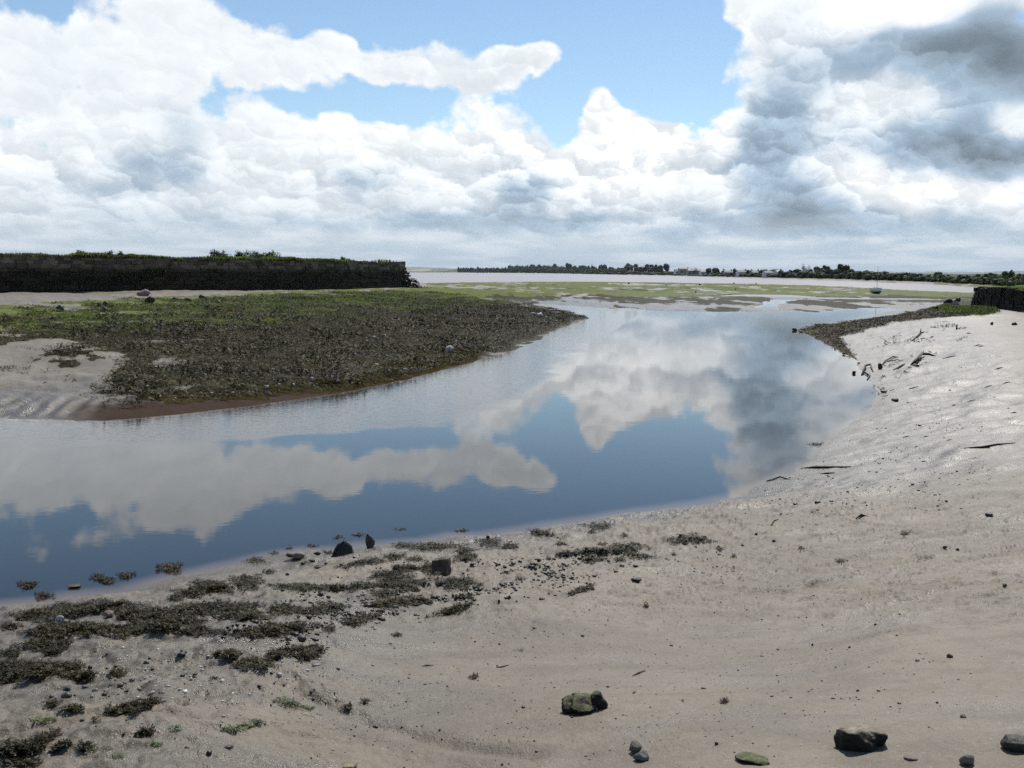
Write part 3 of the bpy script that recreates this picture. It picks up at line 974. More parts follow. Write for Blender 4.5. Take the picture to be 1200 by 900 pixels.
def fronds(P, length, seed, tilt=(0.05, 0.7), heading=None, spread=math.pi):
    """P: foot points; one forked ribbon on each"""
    r = np.random.default_rng(seed)
    n = len(P)
    L = length * r.uniform(0.55, 1.35, n)
    wd = r.uniform(0.45, 0.85, n)
    az = r.uniform(-spread, spread, n) + (0 if heading is None else heading)
    el = r.uniform(*tilt, n)
    ro = r.normal(0, 0.5, n)
    V = np.repeat(FROND_V[None], n, 0).copy()
    V[:, :, 2] += r.uniform(-0.25, 0.25, (n, 1)) * V[:, :, 1] ** 2
    V[:, :, 0] *= wd[:, None]
    V[:, :, 0] += r.uniform(-0.4, 0.4, (n, 1)) * V[:, :, 1] ** 2
    c, s = np.cos(ro)[:, None], np.sin(ro)[:, None]
    V[..., 0], V[..., 2] = V[..., 0] * c - V[..., 2] * s, V[..., 0] * s + V[..., 2] * c
    c, s = np.cos(el)[:, None], np.sin(el)[:, None]
    V[..., 1], V[..., 2] = V[..., 1] * c - V[..., 2] * s, V[..., 1] * s + V[..., 2] * c
    c, s = np.cos(az)[:, None], np.sin(az)[:, None]
    V[..., 0], V[..., 1] = V[..., 0] * c - V[..., 1] * s, V[..., 0] * s + V[..., 1] * c
    V *= L[:, None, None]
    V += P[:, None, :]
    F = FROND_F[None] + (np.arange(n) * 9)[:, None, None]
    return V.reshape(-1, 3), F.reshape(-1, 4)


def ellipse_points(ells, seed, density=0.55):
    """random photograph points inside a clump given as ellipses (column, row, half width, half height[, tilt])"""
    r = np.random.default_rng(seed)
    out, prof = [], []
    for e in ells:
        cx, cy, rx, ry = e[:4]
        a = math.radians(e[4]) if len(e) > 4 else 0.0
        n = max(10, int(math.pi * rx * ry * density))
        t, q = r.uniform(0, 2 * math.pi, n), np.sqrt(r.uniform(0, 1, n))
        wobble = 1 + 0.28 * np.sin(3 * t + r.uniform(0, 6)) + 0.20 * np.sin(7 * t + r.uniform(0, 6))
        u, v = q * rx * wobble * np.cos(t), q * ry * wobble * np.sin(t)
        out.append(np.stack([cx + u * math.cos(a) - v * math.sin(a), cy + u * math.sin(a) + v * math.cos(a)], 1))
        prof.append(1 - q ** 2)
    return np.vstack(out), np.concatenate(prof)


def weed_clump(ells, label, seed, mat='wrack', height=0.024, length=0.024, group=None, cat='seaweed', name='seaweed_clump', density=2.2):
    pts, prof = ellipse_points(ells, seed, density)
    r = np.random.default_rng(seed + 1)
    pts[:, 1] = np.minimum(pts[:, 1], 912)
    P = hit(pts[:, 0], pts[:, 1])
    dist = np.hypot(P[:, 0], P[:, 1]).mean()
    # bare gaps where the mud shows through
    keep = vnoise(P[:, 0] * 4.2 + seed, P[:, 1] * 2.4) + 1.5 * prof > -0.10
    if keep.sum() > 20:
        P, prof = P[keep], prof[keep]
    h = height * min(1.0, ells[0][3] / 6.0)
    P[:, 2] += np.sqrt(np.clip(prof, 0, 1)) * h * r.uniform(0.0, 1.0, len(P)) + 0.003
    V, F = fronds(P, length, seed + 2, tilt=(-0.12, 0.12) if mat == 'wrack_green' else (-0.12, 0.32), heading=1.2, spread=2.4)
    c = np.array([P[:, 0].mean(), P[:, 1].mean(), P[:, 2].min()])
    mb = MB()
    # matted layer under the fronds
    for e in ells:
        a = math.radians(e[4]) if len(e) > 4 else 0.0
        t = np.arange(18) * 2 * math.pi / 18
        k = np.concatenate([0.42 * r.uniform(0.8, 1.2, 18), 0.80 * r.uniform(0.72, 1.15, 18)])
        u, v = np.tile(np.cos(t), 2) * k * e[2], np.tile(np.sin(t), 2) * k * e[3]
        G = hit(np.append(e[0] + u * math.cos(a) - v * math.sin(a), e[0]), np.minimum(np.append(e[1] + u * math.sin(a) + v * math.cos(a), e[1]), 914))
        G[:18, 2] += 0.30 * h; G[18:36, 2] -= 0.002; G[36, 2] += 0.35 * h
        f = [(36, i, (i + 1) % 18) for i in range(18)] + [(i, 18 + i, 18 + (i + 1) % 18, (i + 1) % 18) for i in range(18)]
        mb.add(G, f)
    mb.add(V, [tuple(q) for q in F])
    me = py_mesh(name, np.array(mb.v) - c, mb.f)
    o = link(name, me, MAT[mat], loc=c)
    tag(o, label, cat, group)
    return o


WEED = [
    ([(45, 722, 30, 9), (85, 716, 30, 8), (130, 712, 35, 7), (165, 721, 35, 8), (60, 741, 24, 9), (95, 738, 30, 8), (140, 741, 35, 6), (185, 735, 25, 8), (55, 758, 28, 7)], 'broad dark seaweed mat on the mud, the largest of them all, holding two pale stones'),
    ([(250, 715, 48, 8), (215, 728, 26, 11), (230, 742, 24, 4), (290, 723, 24, 5)], 'dark seaweed mat carrying on from the largest mat towards the pebbles'),
    ([(12, 735, 13, 4)], 'small dark seaweed tuft at the left photo edge, level with the largest mat'),
    ([(10, 767, 15, 3)], 'thin dark seaweed strip at the left photo edge below the largest mat'),
    ([(40, 786, 42, 9), (15, 793, 16, 8), (76, 783, 12, 4)], 'thick dark seaweed bank at the left photo edge with a pale stone in it'),
    ([(95, 794, 17, 4)], 'flat brown seaweed tuft just right of the thick bank at the left edge'),
    ([(138, 791, 13, 4, -10)], 'small curled seaweed tuft on bare mud below the largest mat'),
    ([(158, 831, 26, 5, -12)], 'lone dark seaweed strand pointing right on smooth mud'),
    ([(20, 881, 22, 7), (50, 870, 17, 4, -25)], 'dark seaweed heap in the lower left corner with a tail bent upward'),
    ([(290, 683, 18, 9)], 'rounded bushy seaweed clump like a cushion beside the waterline'),
    ([(250, 690, 26, 6), (225, 696, 20, 5), (207, 702, 9, 4), (240, 684, 20, 3)], 'seaweed mat spreading left from the rounded bushy clump'),
    ([(300, 657, 13, 4)], 'small seaweed tuft half in the water left of the pale round stone'),
    ([(316, 671, 8, 3)], 'small seaweed tuft on mud below the pale round stone'),
    ([(360, 689, 42, 4)], 'long flat seaweed strip lying right of the rounded bushy clump'),
    ([(335, 716, 20, 5), (368, 717, 28, 4), (390, 711, 16, 3)], 'ragged seaweed mat among pebbles below the long flat strip'),
    ([(330, 739, 40, 6, -5), (300, 745, 14, 3)], 'ragged low seaweed mat with pebbles along its lower side'),
    ([(268, 769, 14, 5), (295, 780, 24, 5), (322, 771, 14, 4, -20), (355, 766, 25, 7)], 'winding seaweed clump standing alone on bare mud, thick at its right end'),
    ([(505, 641, 36, 5), (470, 640, 12, 4), (545, 645, 12, 3)], 'seaweed strip along the waterline right of the upright stone'),
    ([(428, 660, 28, 4, -8), (462, 653, 14, 4), (487, 656, 12, 3)], 'seaweed strip just below the dark pointed stone'),
    ([(478, 667, 22, 4)], 'seaweed strip leading to the square stone block'),
    ([(455, 675, 24, 6), (466, 685, 26, 7), (450, 697, 15, 5), (430, 687, 22, 3.5), (394, 691, 20, 3.5), (492, 684, 12, 2.5), (485, 692, 10, 2)], 'many armed seaweed clump left of the square stone block'),
    ([(504, 667, 9, 6), (512, 673, 9, 2.5)], 'dark seaweed tuft clinging to the left side of the square stone block'),
    ([(546, 654, 14, 6)], 'curved seaweed clump just right of the square stone block'),
    ([(535, 684, 25, 7)], 'domed seaweed clump below the square stone block'),
    ([(460, 707, 26, 5, -10), (490, 706, 17, 4)], 'low seaweed clump under the many armed clump'),
    ([(425, 727, 23, 5, -15)], 'slanting seaweed clump at the lower edge of the pebbles'),
    ([(531, 716, 23, 4.5, -15)], 'slanting seaweed strand alone below the domed clump'),
    ([(575, 637, 15, 6), (598, 641, 13, 4)], 'seaweed clump with a small round stone near the waterline'),
    ([(631, 625, 12, 5), (645, 628, 6, 2)], 'small peaked seaweed heap at the waterline'),
    ([(702, 617, 18, 4.5), (694, 624, 6, 2)], 'arched seaweed heap on a hump of mud, beside the water'),
    ([(665, 650, 15, 3.5, -5), (700, 647, 25, 4.5), (735, 644, 22, 7), (752, 653, 15, 3.5), (695, 657, 14, 3.5, -8), (727, 656, 6, 2.5)], 'long branching seaweed mat lying clear of the pebbles on open mud'),
    ([(683, 692, 15, 3, -15)], 'short slanting seaweed strand below the long branching mat'),
    ([(810, 633, 23, 5.5)], 'isolated domed seaweed clump furthest along the beach'),
    ([(758, 711, 4, 3)], 'tiny round seaweed tuft on smooth mud above the mossy stone'),
    ([(545, 700, 10, 2.5)], 'thin seaweed scrap among pebbles below the domed clump'),
]
WEED_SMALL = [(387, 738, 6, 4), (62, 827, 9, 2.5), (85, 833, 10, 2.5), (100, 877, 6, 3), (72, 878, 12, 2.5, -25), (28, 896, 18, 3), (365, 640, 8, 2), (385, 648, 8, 3), (520, 672, 8, 2), (563, 686, 5, 2),
              (643, 655, 4, 2), (610, 679, 5, 2), (646, 672, 5, 2), (658, 638, 8, 2.5), (706, 638, 6, 2), (790, 650, 4, 2), (843, 643, 5, 2.5), (860, 652, 3, 1.5), (111, 846, 4, 2), (172, 860, 7, 2), (408, 830, 4, 2.5), (428, 824, 5, 2), (556, 794, 5, 1.5), (465, 745, 5, 2),
              (1060, 626, 6, 2.5), (985, 658, 7, 2), (850, 822, 4, 1.5), (940, 643, 4, 1.5), (732, 628, 4, 3), (280, 746, 6, 2), (262, 742, 6, 2), (60, 767, 8, 3)]
WEED_WATER = [(33, 686, 12, 4), (52, 699, 10, 4), (115, 677, 8, 3), (125, 681, 10, 3.5), (148, 675, 9, 3.5), (200, 666, 14, 6), (541, 622, 10, 1.5), (397, 630, 5, 2), (420, 627, 7, 1.5), (470, 621, 6, 1), (322, 649, 6, 2), (956, 521, 10, 2.5), (340, 643, 4, 1)]
WEED_GREEN = [(50, 845, 15, 2.5), (285, 853, 24, 3.5, -14), (340, 824, 18, 4, 18), (362, 831, 10, 3), (105, 878, 7, 3), (138, 887, 8, 2), (185, 873, 7, 2), (45, 868, 16, 2.5, -15), (207, 855, 5, 2), (610, 762, 6, 1.5), (985, 659, 6, 1.2), (250, 796, 6, 1.5)]


def build_foreground_weed():
    for k, (e, lab) in enumerate(WEED):
        weed_clump(e, lab, 100 + k * 7)
    for k, e in enumerate(WEED_SMALL):
        weed_clump([e], 'small loose scrap of dark seaweed lying on the beach mud', 700 + k * 5, group='loose seaweed scraps', height=0.025, length=0.022, name='seaweed_scrap', density=2.0)
    for k, e in enumerate(WEED_WATER):
        weed_clump([e], 'small clump of dark seaweed breaking the water surface near the beach', 900 + k * 5, group='seaweed clumps in the shallow water', length=0.034, name='seaweed_clump', density=1.6)
    for k, e in enumerate(WEED_GREEN):
        weed_clump([e], 'thin patch of bright green weed on the lower beach mud', 1100 + k * 5, mat='wrack_green', group='green weed patches on the mud', height=0.006, length=0.016, name='green_weed', density=1.0)


def scatter_fronds(poly, step_area, length, seed, mask=None, tilt=(0.1, 1.2), soft=0.0):
    """foot points spread evenly over the ground inside a photograph polygon"""
    r = np.random.default_rng(seed)
    P = poly_hit(poly)
    x0, y0 = P.min(0)[:2]; x1, y1 = P.max(0)[:2]
    n = int((x1 - x0) * (y1 - y0) / step_area)
    x, y = r.uniform(x0, x1, n), r.uniform(y0, y1, n)
    k = inside(x, y, P[:, :2])
    x, y = x[k], y[k]
    z = terrain_z(x, y)
    return np.stack([x, y, z], 1)


def poly_hit(poly):
    return hit(poly[:, 0], poly[:, 1])


def build_weed_carpet():
    r = np.random.default_rng(5)
    PL = scatter_fronds(np.array([(-80, 372), (40, 359), (130, 353), (250, 350), (330, 346), (430, 342), (500, 341), (545, 346), (610, 356), (690, 371), (692, 374), (648, 389), (636, 398), (602, 412), (560, 424), (508, 437), (465, 447), (400, 458), (300, 468), (200, 476), (112, 480), (70, 460), (-80, 448)], float), 0.0058, 0, 11)
    px, py = project(PL[:, 0], PL[:, 1], PL[:, 2])
    sd = np.ones(len(px))
    w = weed_mask(px, py, PL[:, 0], PL[:, 1], sd)
    a = algae_mask(px, py, PL[:, 0], PL[:, 1], sd, PL[:, 2])
    patch = fbm(PL[:, 0] * 0.9, PL[:, 1] * 0.9, 3, 17)
    keep = (r.uniform(0, 1, len(px)) < np.clip(w * 1.35 - 0.25 + 0.45 * patch, 0.0, 0.95)) & (PL[:, 2] > 0.03)
    PL, a = PL[keep], a[keep]
    dist = np.hypot(PL[:, 0], PL[:, 1])
    green = r.uniform(0, 1, len(PL)) < np.clip(a * 1.0 - 0.08 + 0.75 * fbm(PL[:, 0] * 1.3, PL[:, 1] * 1.3, 3, 23) * (a > 0.1), 0, 0.88)
    for nm, sel, mt in (('seaweed_cover', ~green, 'carpet'), ('algae_cover', green, 'carpet_green')):
        Q = PL[sel].copy()
        # three ribbons to a foot
        Q = np.repeat(Q, 2, 0) + r.normal(0, 0.05, (2 * len(Q), 3)) * (1, 1, 0.3)
        Q[:, 2] += 0.02 + 0.05 * np.clip(fbm(Q[:, 0] * 1.6, Q[:, 1] * 1.6, 3, 77), 0, 1) * 1.6
        big = fbm(Q[:, 0] * 0.7, Q[:, 1] * 0.7, 3, 79) > 0.25
        V, F = fronds(Q[~big], 0.075, 21, tilt=(-0.05, 0.6))
        V2, F2 = fronds(Q[big][::2] + np.array([0, 0, 0.05]), 0.14, 22, tilt=(-0.05, 0.8))
        V, F = np.vstack([V, V2]), np.vstack([F, F2 + len(V)])
        o = link(nm, mesh_from(nm, V, F), MAT[mt])
        o['kind'] = 'stuff'
    PR = scatter_fronds(WEED_RIGHT, 0.007, 0, 12)
    px, py = project(PR[:, 0], PR[:, 1], PR[:, 2])
    w = weed_mask(px, py, PR[:, 0], PR[:, 1], np.ones(len(px)))
    patch = fbm(PR[:, 0] * 0.8, PR[:, 1] * 0.8, 3, 19)
    k = (r.uniform(0, 1, len(px)) < np.clip(w * 0.85 + 0.55 * patch, 0, 0.95)) & (PR[:, 2] > 0.02)
    Q = np.repeat(PR[k], 2, 0) + r.normal(0, 0.06, (2 * k.sum(), 3)) * (1, 1, 0.3)
    V, F = fronds(Q, 0.11, 23, tilt=(0.0, 0.6))
    # loose weed thrown up the right hand bank
    band = np.array([(1010, 425), (1060, 385), (1110, 376), (1150, 388), (1100, 415), (1060, 440), (1035, 470), (1018, 455)], float)
    PB = scatter_fronds(band, 0.03, 0, 13)
    st = fbm((PB[:, 0] * 0.5 + PB[:, 1] * 0.85) * 0.35, (PB[:, 0] * 0.85 - PB[:, 1] * 0.5) * 1.6, 3, 33)
    PB = PB[(st > 0.42)]
    V2, F2 = fronds(PB, 0.12, 25, tilt=(0.0, 0.5))
    o = link('seaweed_cover', mesh_from('spit_weed', np.vstack([V, V2]), np.vstack([F, F2 + len(V)])), MAT['carpet'])
    o['kind'] = 'stuff'


# ------------------------------------------------------------------ pebbles
def pebble_field(name, ellipses, n, size, seed, mat, clump=0.0):
    r = np.random.default_rng(seed)
    E = np.array([e[:4] for e in ellipses], float)
    wgt = E[:, 2] * E[:, 3]; wgt /= wgt.sum()
    pick = r.choice(len(E), n, p=wgt)
    t, q = r.uniform(0, 2 * math.pi, n), np.sqrt(r.uniform(0, 1, n)) * r.uniform(0.6, 1.15, n)
    px = E[pick, 0] + q * E[pick, 2] * np.cos(t)
    py = np.minimum(E[pick, 1] + q * E[pick, 3] * np.sin(t), 905)
    if clump:
        k = fbm(px / 22.0, py / 7.0, 3, seed) > clump
        px, py = px[k], py[k]
    P = hit(px, py)
    P = P[P[:, 2] > 0.015]
    m = len(P)
    v, f = ICO[1]
    f = np.array(f)
    S = size * np.exp(r.normal(-0.1, 0.5, m))
    sc = np.stack([S * r.uniform(0.8, 1.5, m), S * r.uniform(0.7, 1.1, m), S * r.uniform(0.4, 0.8, m)], 1)
    V = v[None] * (1 + 0.18 * r.normal(size=(m, len(v), 1))) * sc[:, None, :] * 0.5
    a = r.uniform(0, math.pi, m)
    c, s = np.cos(a)[:, None], np.sin(a)[:, None]
    V[..., 0], V[..., 1] = V[..., 0] * c - V[..., 1] * s, V[..., 0] * s + V[..., 1] * c
    V += P[:, None, :] + np.array([0, 0, 0.1]) * sc[:, None, 2:3]
    F = f[None] + (np.arange(m) * len(v))[:, None, None]
    o = link(name, mesh_from(name, V.reshape(-1, 3), F.reshape(-1, 3), smooth=True), mat)
    o['kind'] = 'stuff'
    return o


def build_pebbles():
    m = leaf_material('dark pebbles and shells', (0.020, 0.017, 0.013), (0.085, 0.070, 0.055), 9.0, 0.5, 0.4)
    pebble_field('pebbles', [(330, 715, 120, 22), (470, 695, 110, 24), (620, 675, 90, 22), (420, 720, 80, 18), (350, 740, 80, 16), (560, 690, 70, 20), (660, 660, 90, 14)], 2600, 0.018, 31, m, 0.05)
    pebble_field('pebbles', [(150, 770, 100, 16), (250, 780, 80, 18), (450, 660, 130, 14), (640, 640, 60, 10), (820, 660, 120, 20), (340, 660, 40, 12), (120, 800, 90, 25), (900, 610, 80, 22)], 900, 0.013, 32, m, 0.25)
    pebble_field('pebbles', [(600, 790, 600, 110), (700, 700, 400, 60), (1000, 600, 190, 60)], 2600, 0.006, 33, m)
    pebble_field('weed_flecks', [(1110, 450, 90, 70), (1050, 500, 100, 50), (1150, 410, 60, 40), (960, 570, 100, 35), (1080, 560, 120, 40), (1040, 430, 40, 40)], 2600, 0.015, 35, m, -0.05)
    mw = leaf_material('white shell bits', (0.36, 0.33, 0.30), (0.62, 0.58, 0.54), 9.0, 0.6, 0.3)
    pebble_field('shell_fragments', [(330, 720, 130, 25), (480, 700, 120, 26), (640, 660, 110, 25), (250, 790, 220, 60)], 500, 0.009, 34, mw)


# ------------------------------------------------------------------ stones and wood on the beach
def px_size(p):
    return math.dist((p[0], p[1], p[2]), (0, 0, CAM_Z)) / F_PX


def stone(px, py, w, h, label, mat, seed, depth=None, group=None, name='stone', planes=13, rough=0.07, rz=0.0, sink=0.22, parts=None, flat=0.0, cat='stone', tilt=(0, 0)):
    """py: row of its foot; w, h: its size in photograph pixels"""
    p = hit(px, py - 0.25 * h)[0]
    k = px_size(p)
    dep = math.atan2(CAM_Z - p[2], math.hypot(p[0], p[1]))
    W = w * k
    D = W * (depth or 0.75)
    Hh = max((h * k - D * math.sin(dep) * 0.55) / math.cos(dep), 0.28 * h * k, 0.12 * W)
    Hh = Hh / (1 - sink)
    mb = MB()
    for (dx, dy, dz, s, sz, sd) in (parts or [(0, 0, 0, 1, 1, 0)]):
        v, f = rock_shape(seed + sd, (W * s, D * s, Hh * sz), planes, rough, 4 if w > 26 else 3 if w > 9 else 2, flat)
        mb.add(v + np.array([dx * W, dy * D, Hh * (0.5 - sink) + dz * Hh]), f)
    me = mb.mesh(name, smooth=True)
    o = link(name, me, MAT[mat], loc=p, rot=(tilt[0], tilt[1], rz))
    tag(o, label, cat, group)
    return o


def hull_stone(px, py, w, h, pts, label, mat, seed, name='stone', cat='stone', rz=0.0):
    """a broken block from its corner points: x across (-1..1), y away (-1..1), z up (0..1)"""
    p = hit(px, py)[0]
    k = px_size(p)
    r = np.random.default_rng(seed)
    bm = bmesh.new()
    for (a, b, c) in pts:
        bm.verts.new((a * w * k / 2, b * w * k / 2 * 0.8, (c * h - 2) * k))
    res = bmesh.ops.convex_hull(bm, input=bm.verts[:])
    bmesh.ops.bevel(bm, geom=bm.edges[:], offset=w * k * 0.035, segments=2, affect='EDGES')
    bmesh.ops.triangulate(bm, faces=bm.faces[:])
    bmesh.ops.subdivide_edges(bm, edges=bm.edges[:], cuts=2, use_grid_fill=True)
    bm.normal_update()
    for v in bm.verts:
        q = v.co / (w * k)
        n = fbm(np.array([q.x * 6 + q.z * 4]), np.array([q.y * 6 - q.z * 3 + seed]), 4, seed)[0]
        v.co += v.normal * n * w * k * 0.045
    me = bpy.data.meshes.new(name)
    bm.to_mesh(me); bm.free()
    o = link(name, me, MAT[mat], loc=p, rot=(0, 0, rz))
    return tag(o, label, cat)


def build_stones():
    S = stone
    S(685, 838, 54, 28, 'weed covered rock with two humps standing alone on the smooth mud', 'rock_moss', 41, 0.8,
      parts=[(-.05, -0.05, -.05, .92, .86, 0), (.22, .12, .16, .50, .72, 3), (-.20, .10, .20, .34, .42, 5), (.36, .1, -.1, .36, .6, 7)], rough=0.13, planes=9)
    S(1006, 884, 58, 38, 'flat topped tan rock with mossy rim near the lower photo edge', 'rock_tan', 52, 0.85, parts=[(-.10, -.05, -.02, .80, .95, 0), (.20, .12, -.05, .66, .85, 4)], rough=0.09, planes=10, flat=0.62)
    S(1193, 882, 36, 22, 'dark rounded rock cut off by the right photo edge', 'rock_dark', 63, 0.8)
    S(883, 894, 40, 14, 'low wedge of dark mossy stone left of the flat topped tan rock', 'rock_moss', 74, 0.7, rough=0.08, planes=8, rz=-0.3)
    S(744, 884, 20, 15, 'smooth grey stone, upper of two lying side by side', 'rock_grey', 85, 0.7)
    S(752, 892, 18, 13, 'ridged grey stone, lower of two lying side by side', 'rock_grey', 96, 0.8, rough=0.14)
    S(1133, 899, 16, 13, 'pinkish angular stone near the right end of the lower photo edge', 'rock_pink', 107, 0.9, planes=8)
    S(1066, 891, 18, 6, 'flat pinkish pebble right of the flat topped tan rock', 'rock_pink', 118, 0.7)
    S(1128, 842, 9, 5, 'single purplish pebble on smooth mud above the pinkish angular stone', 'rock_pink', 119, 0.7)
    S(1113, 772, 8, 5, 'pinkish brown pebble alone on the open sand', 'rock_brown', 121, 0.7)
    S(840, 873, 6, 4, 'tiny dark pebble above the low wedge of mossy stone', 'rock_dark', 122, 0.8)
    S(408, 899, 26, 8, 'yellowish stone half buried at the lower photo edge', 'rock_yellow', 129, 0.7, flat=0.6)
    hull_stone(402, 650, 24, 19, [(-1, -.8, 0), (1, -.7, 0), (1, .8, 0), (-.9, .9, 0), (-.8, -.4, .45), (-.35, -.2, .86), (.10, -.1, 1), (.35, .3, .98), (.85, -.3, .70), (.95, .4, .5), (-.4, .6, .7)], 'dark pointed stone standing in the edge of the water', 'rock_dark', 130)
    hull_stone(434, 642, 13, 19, [(-.5, -.6, 0), (.4, -.6, 0), (.4, .6, 0), (-.5, .6, 0), (-.9, -.3, .62), (-.6, -.2, 1), (-.5, .3, .98), (.1, 0, .80), (.9, -.1, .52), (.7, .4, .5)], 'upright narrow stone with a slanting top, standing in the water', 'rock_brown', 143)
    hull_stone(517, 673, 21, 21, [(-.9, -.8, 0), (.9, -.9, 0), (1, .8, 0), (-1, .8, 0), (-.9, -.7, .82), (.25, -.95, .95), (.95, -.5, 1), (.9, .8, .95), (-.8, .8, .85)], 'square stone block with pale right side wrapped in seaweed', 'rock_brown', 154, rz=-0.35)
    S(350, 657, 24, 10, 'pale rounded stone with a dark weedy end at the waterline', 'rock_pink', 165, 0.7, parts=[(0.05, 0, 0, .9, 1, 0), (-.42, 0, -.05, .5, .8, 3)])
    S(88, 690, 17, 5, 'flat brown stone just above the water surface', 'rock_brown', 176, 0.7, flat=0.5)
    S(128, 725, 16, 8, 'pale pink stone inside the largest seaweed mat', 'rock_pink', 187, 0.7)
    S(71, 729, 10, 7, 'whitish stone near the left end of the largest seaweed mat', 'rock_pale', 188, 0.7)
    S(58, 786, 15, 7, 'pale stone in the thick seaweed bank at the left edge', 'rock_pink', 189, 0.7)
    S(78, 810, 10, 5, 'dark flat stone on bare mud below the thick seaweed bank', 'rock_dark', 190, 0.7)
    S(100, 807, 9, 4, 'grey flat stone beside a dark one below the thick seaweed bank', 'rock_grey', 191, 0.7)
    S(745, 682, 14, 5, 'small dark brick shaped stone on open mud', 'rock_dark', 192, 0.6, planes=6)
    S(572, 633, 6, 6, 'small round dark stone on top of the seaweed near the waterline', 'rock_dark', 193, 0.9)
    S(372, 652, 11, 6, 'small dark stone between the pale rounded stone and the dark pointed one', 'rock_dark', 194, 0.7)
    for k, (x, y, w, h) in enumerate([(355, 663, 8, 4), (366, 659, 9, 4), (373, 666, 10, 4), (382, 662, 5, 3), (337, 675, 5, 4), (400, 663, 6, 3), (262, 749, 8, 4), (635, 703, 8, 3), (683, 746, 6, 3), (886, 628, 5, 4), (907, 636, 5, 3), (870, 640, 4, 3),
                                      (1107, 644, 6, 4), (1122, 645, 5, 3), (1177, 688, 6, 3), (995, 760, 4, 3), (1075, 775, 6, 3), (952, 757, 3, 3), (865, 786, 3, 2), (963, 798, 4, 2), (631, 659, 7, 3), (1159, 605, 9, 3), (585, 706, 4, 4), (597, 703, 5, 5), (145, 861, 4, 3), (148, 844, 4, 2)]):
        S(x, y, w, h, 'small dark stone scattered loose on the open beach mud', 'rock_dark', 210 + k, 0.8, group='loose stones on the beach')
    # right bank
    S(1031, 435, 8, 8, 'dark stone on the right bank just above the waterline tangle', 'rock_dark', 301)
    S(1049, 472, 10, 5, 'flat dark stone on the glistening right bank', 'rock_dark', 302)
    S(1036, 461, 11, 4, 'thin dark stone at the edge of the glistening right bank', 'rock_dark', 303)
    S(1001, 439, 6, 4, 'dark stone alone in the water off the right bank', 'rock_dark', 304)
    S(1189, 382, 7, 4, 'dark square block on the upper right bank', 'rock_dark', 305, planes=6)
    S(1162, 382, 4, 4, 'small dark lump left of the square block on the upper right bank', 'rock_dark', 306)
    S(1123, 355, 7, 6, 'black boulder on the crest of the green mound', 'rock_dark', 307)
    S(1097, 364, 9, 5, 'black boulder at the left foot of the green mound', 'rock_dark', 308)
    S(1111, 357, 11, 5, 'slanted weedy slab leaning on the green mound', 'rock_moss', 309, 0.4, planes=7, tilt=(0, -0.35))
    for k, (x, y, w) in enumerate([(931, 388.5, 8), (938, 390, 5), (946, 391, 4), (957, 396, 5), (979, 410, 5), (989, 416, 6), (966, 391, 4), (1006, 427, 4), (1017, 440, 5)]):
        S(x, y, w, w * 0.5, 'dark weedy stone edging the water on the right hand spit', 'rock_dark', 320 + k, group='stones edging the right hand spit')
    # left bank
    for k, (x, y, w, lab) in enumerate([(175, 358, 13, 'largest black boulder on the left bank, below the pale boulder'), (124, 362, 10, 'black boulder, upper of a close pair on the left bank'), (123, 368, 9, 'black boulder, lower of a close pair on the left bank'),
                                        (71, 367, 10, 'black boulder nearest the left photo edge on the far bank'), (205, 355, 9, 'first black boulder right of the largest one on the left bank'), (221, 355, 8, 'second black boulder right of the largest one on the left bank'),
                                        (237, 353, 9, 'third black boulder right of the largest one on the left bank'), (256, 357, 7, 'fourth black boulder right of the largest one, set lower down')]):
        S(x, y, w, w * 0.72, lab, 'rock_dark', 340 + k, name='boulder', cat='boulder')
    S(168, 349, 16, 8, 'pale pinkish boulder on the sand at the foot of the quay wall', 'rock_pink', 351, name='boulder', cat='boulder', planes=8)
    pale = [(438, 398, 6), (450, 396, 6), (480, 391, 5), (526, 414, 13), (598, 380, 5), (620, 389, 5), (617, 367, 6), (625, 371, 8), (632, 373, 10), (645, 377, 6), (652, 379, 6), (640, 374, 5), (575, 371, 4), (582, 376, 4), (534, 402, 5), (546, 403, 5),
            (427, 432, 6), (442, 430, 6), (455, 438, 6), (475, 437, 8), (407, 443, 7), (420, 443, 6), (320, 436, 5), (312, 456, 7), (365, 448, 9), (388, 435, 5), (248, 464, 6), (240, 443, 7), (273, 462, 5), (382, 405, 5), (280, 423, 5), (250, 419, 4),
            (327, 453, 5), (343, 453, 6), (299, 458, 5), (352, 451, 4), (225, 466, 5), (205, 468, 4), (180, 470, 4), (160, 462, 5), (172, 455, 5), (150, 448, 6), (396, 449, 5), (466, 441, 4), (492, 436, 4), (505, 430, 4), (430, 401, 4), (360, 440, 4), (333, 447, 4)]
    for k, (x, y, w) in enumerate(pale):
        S(x, y, w * 1.0, w * 0.62, 'pale stone showing through the brown seaweed of the left bank', 'rock_pale', 360 + k, group='pale stones on the left bank')


def branch(paths, label, name, mat='wood', cat='driftwood', group=None):
    """paths: lists of (column, row, height above the ground in px, radius in px)"""
    mb = MB()
    base = None
    for k, path in enumerate(paths):
        pts, rad = [], []
        P = hit([p[0] for p in path], [p[1] for p in path])
        for p, q in zip(P, path):
            s = px_size(p)
            v = np.array([p[0], p[1], p[2] + q[2] * s])
            if base is None:
                base = np.array([p[0], p[1], p[2]])
            pts.append(v - base); rad.append(q[3] * s * 0.8)
        mb.tube(pts, rad, 7, k + 3)
    o = link(name, mb.mesh(name, True), MAT[mat], loc=base)
    tag(o, label, cat, group)
    return o


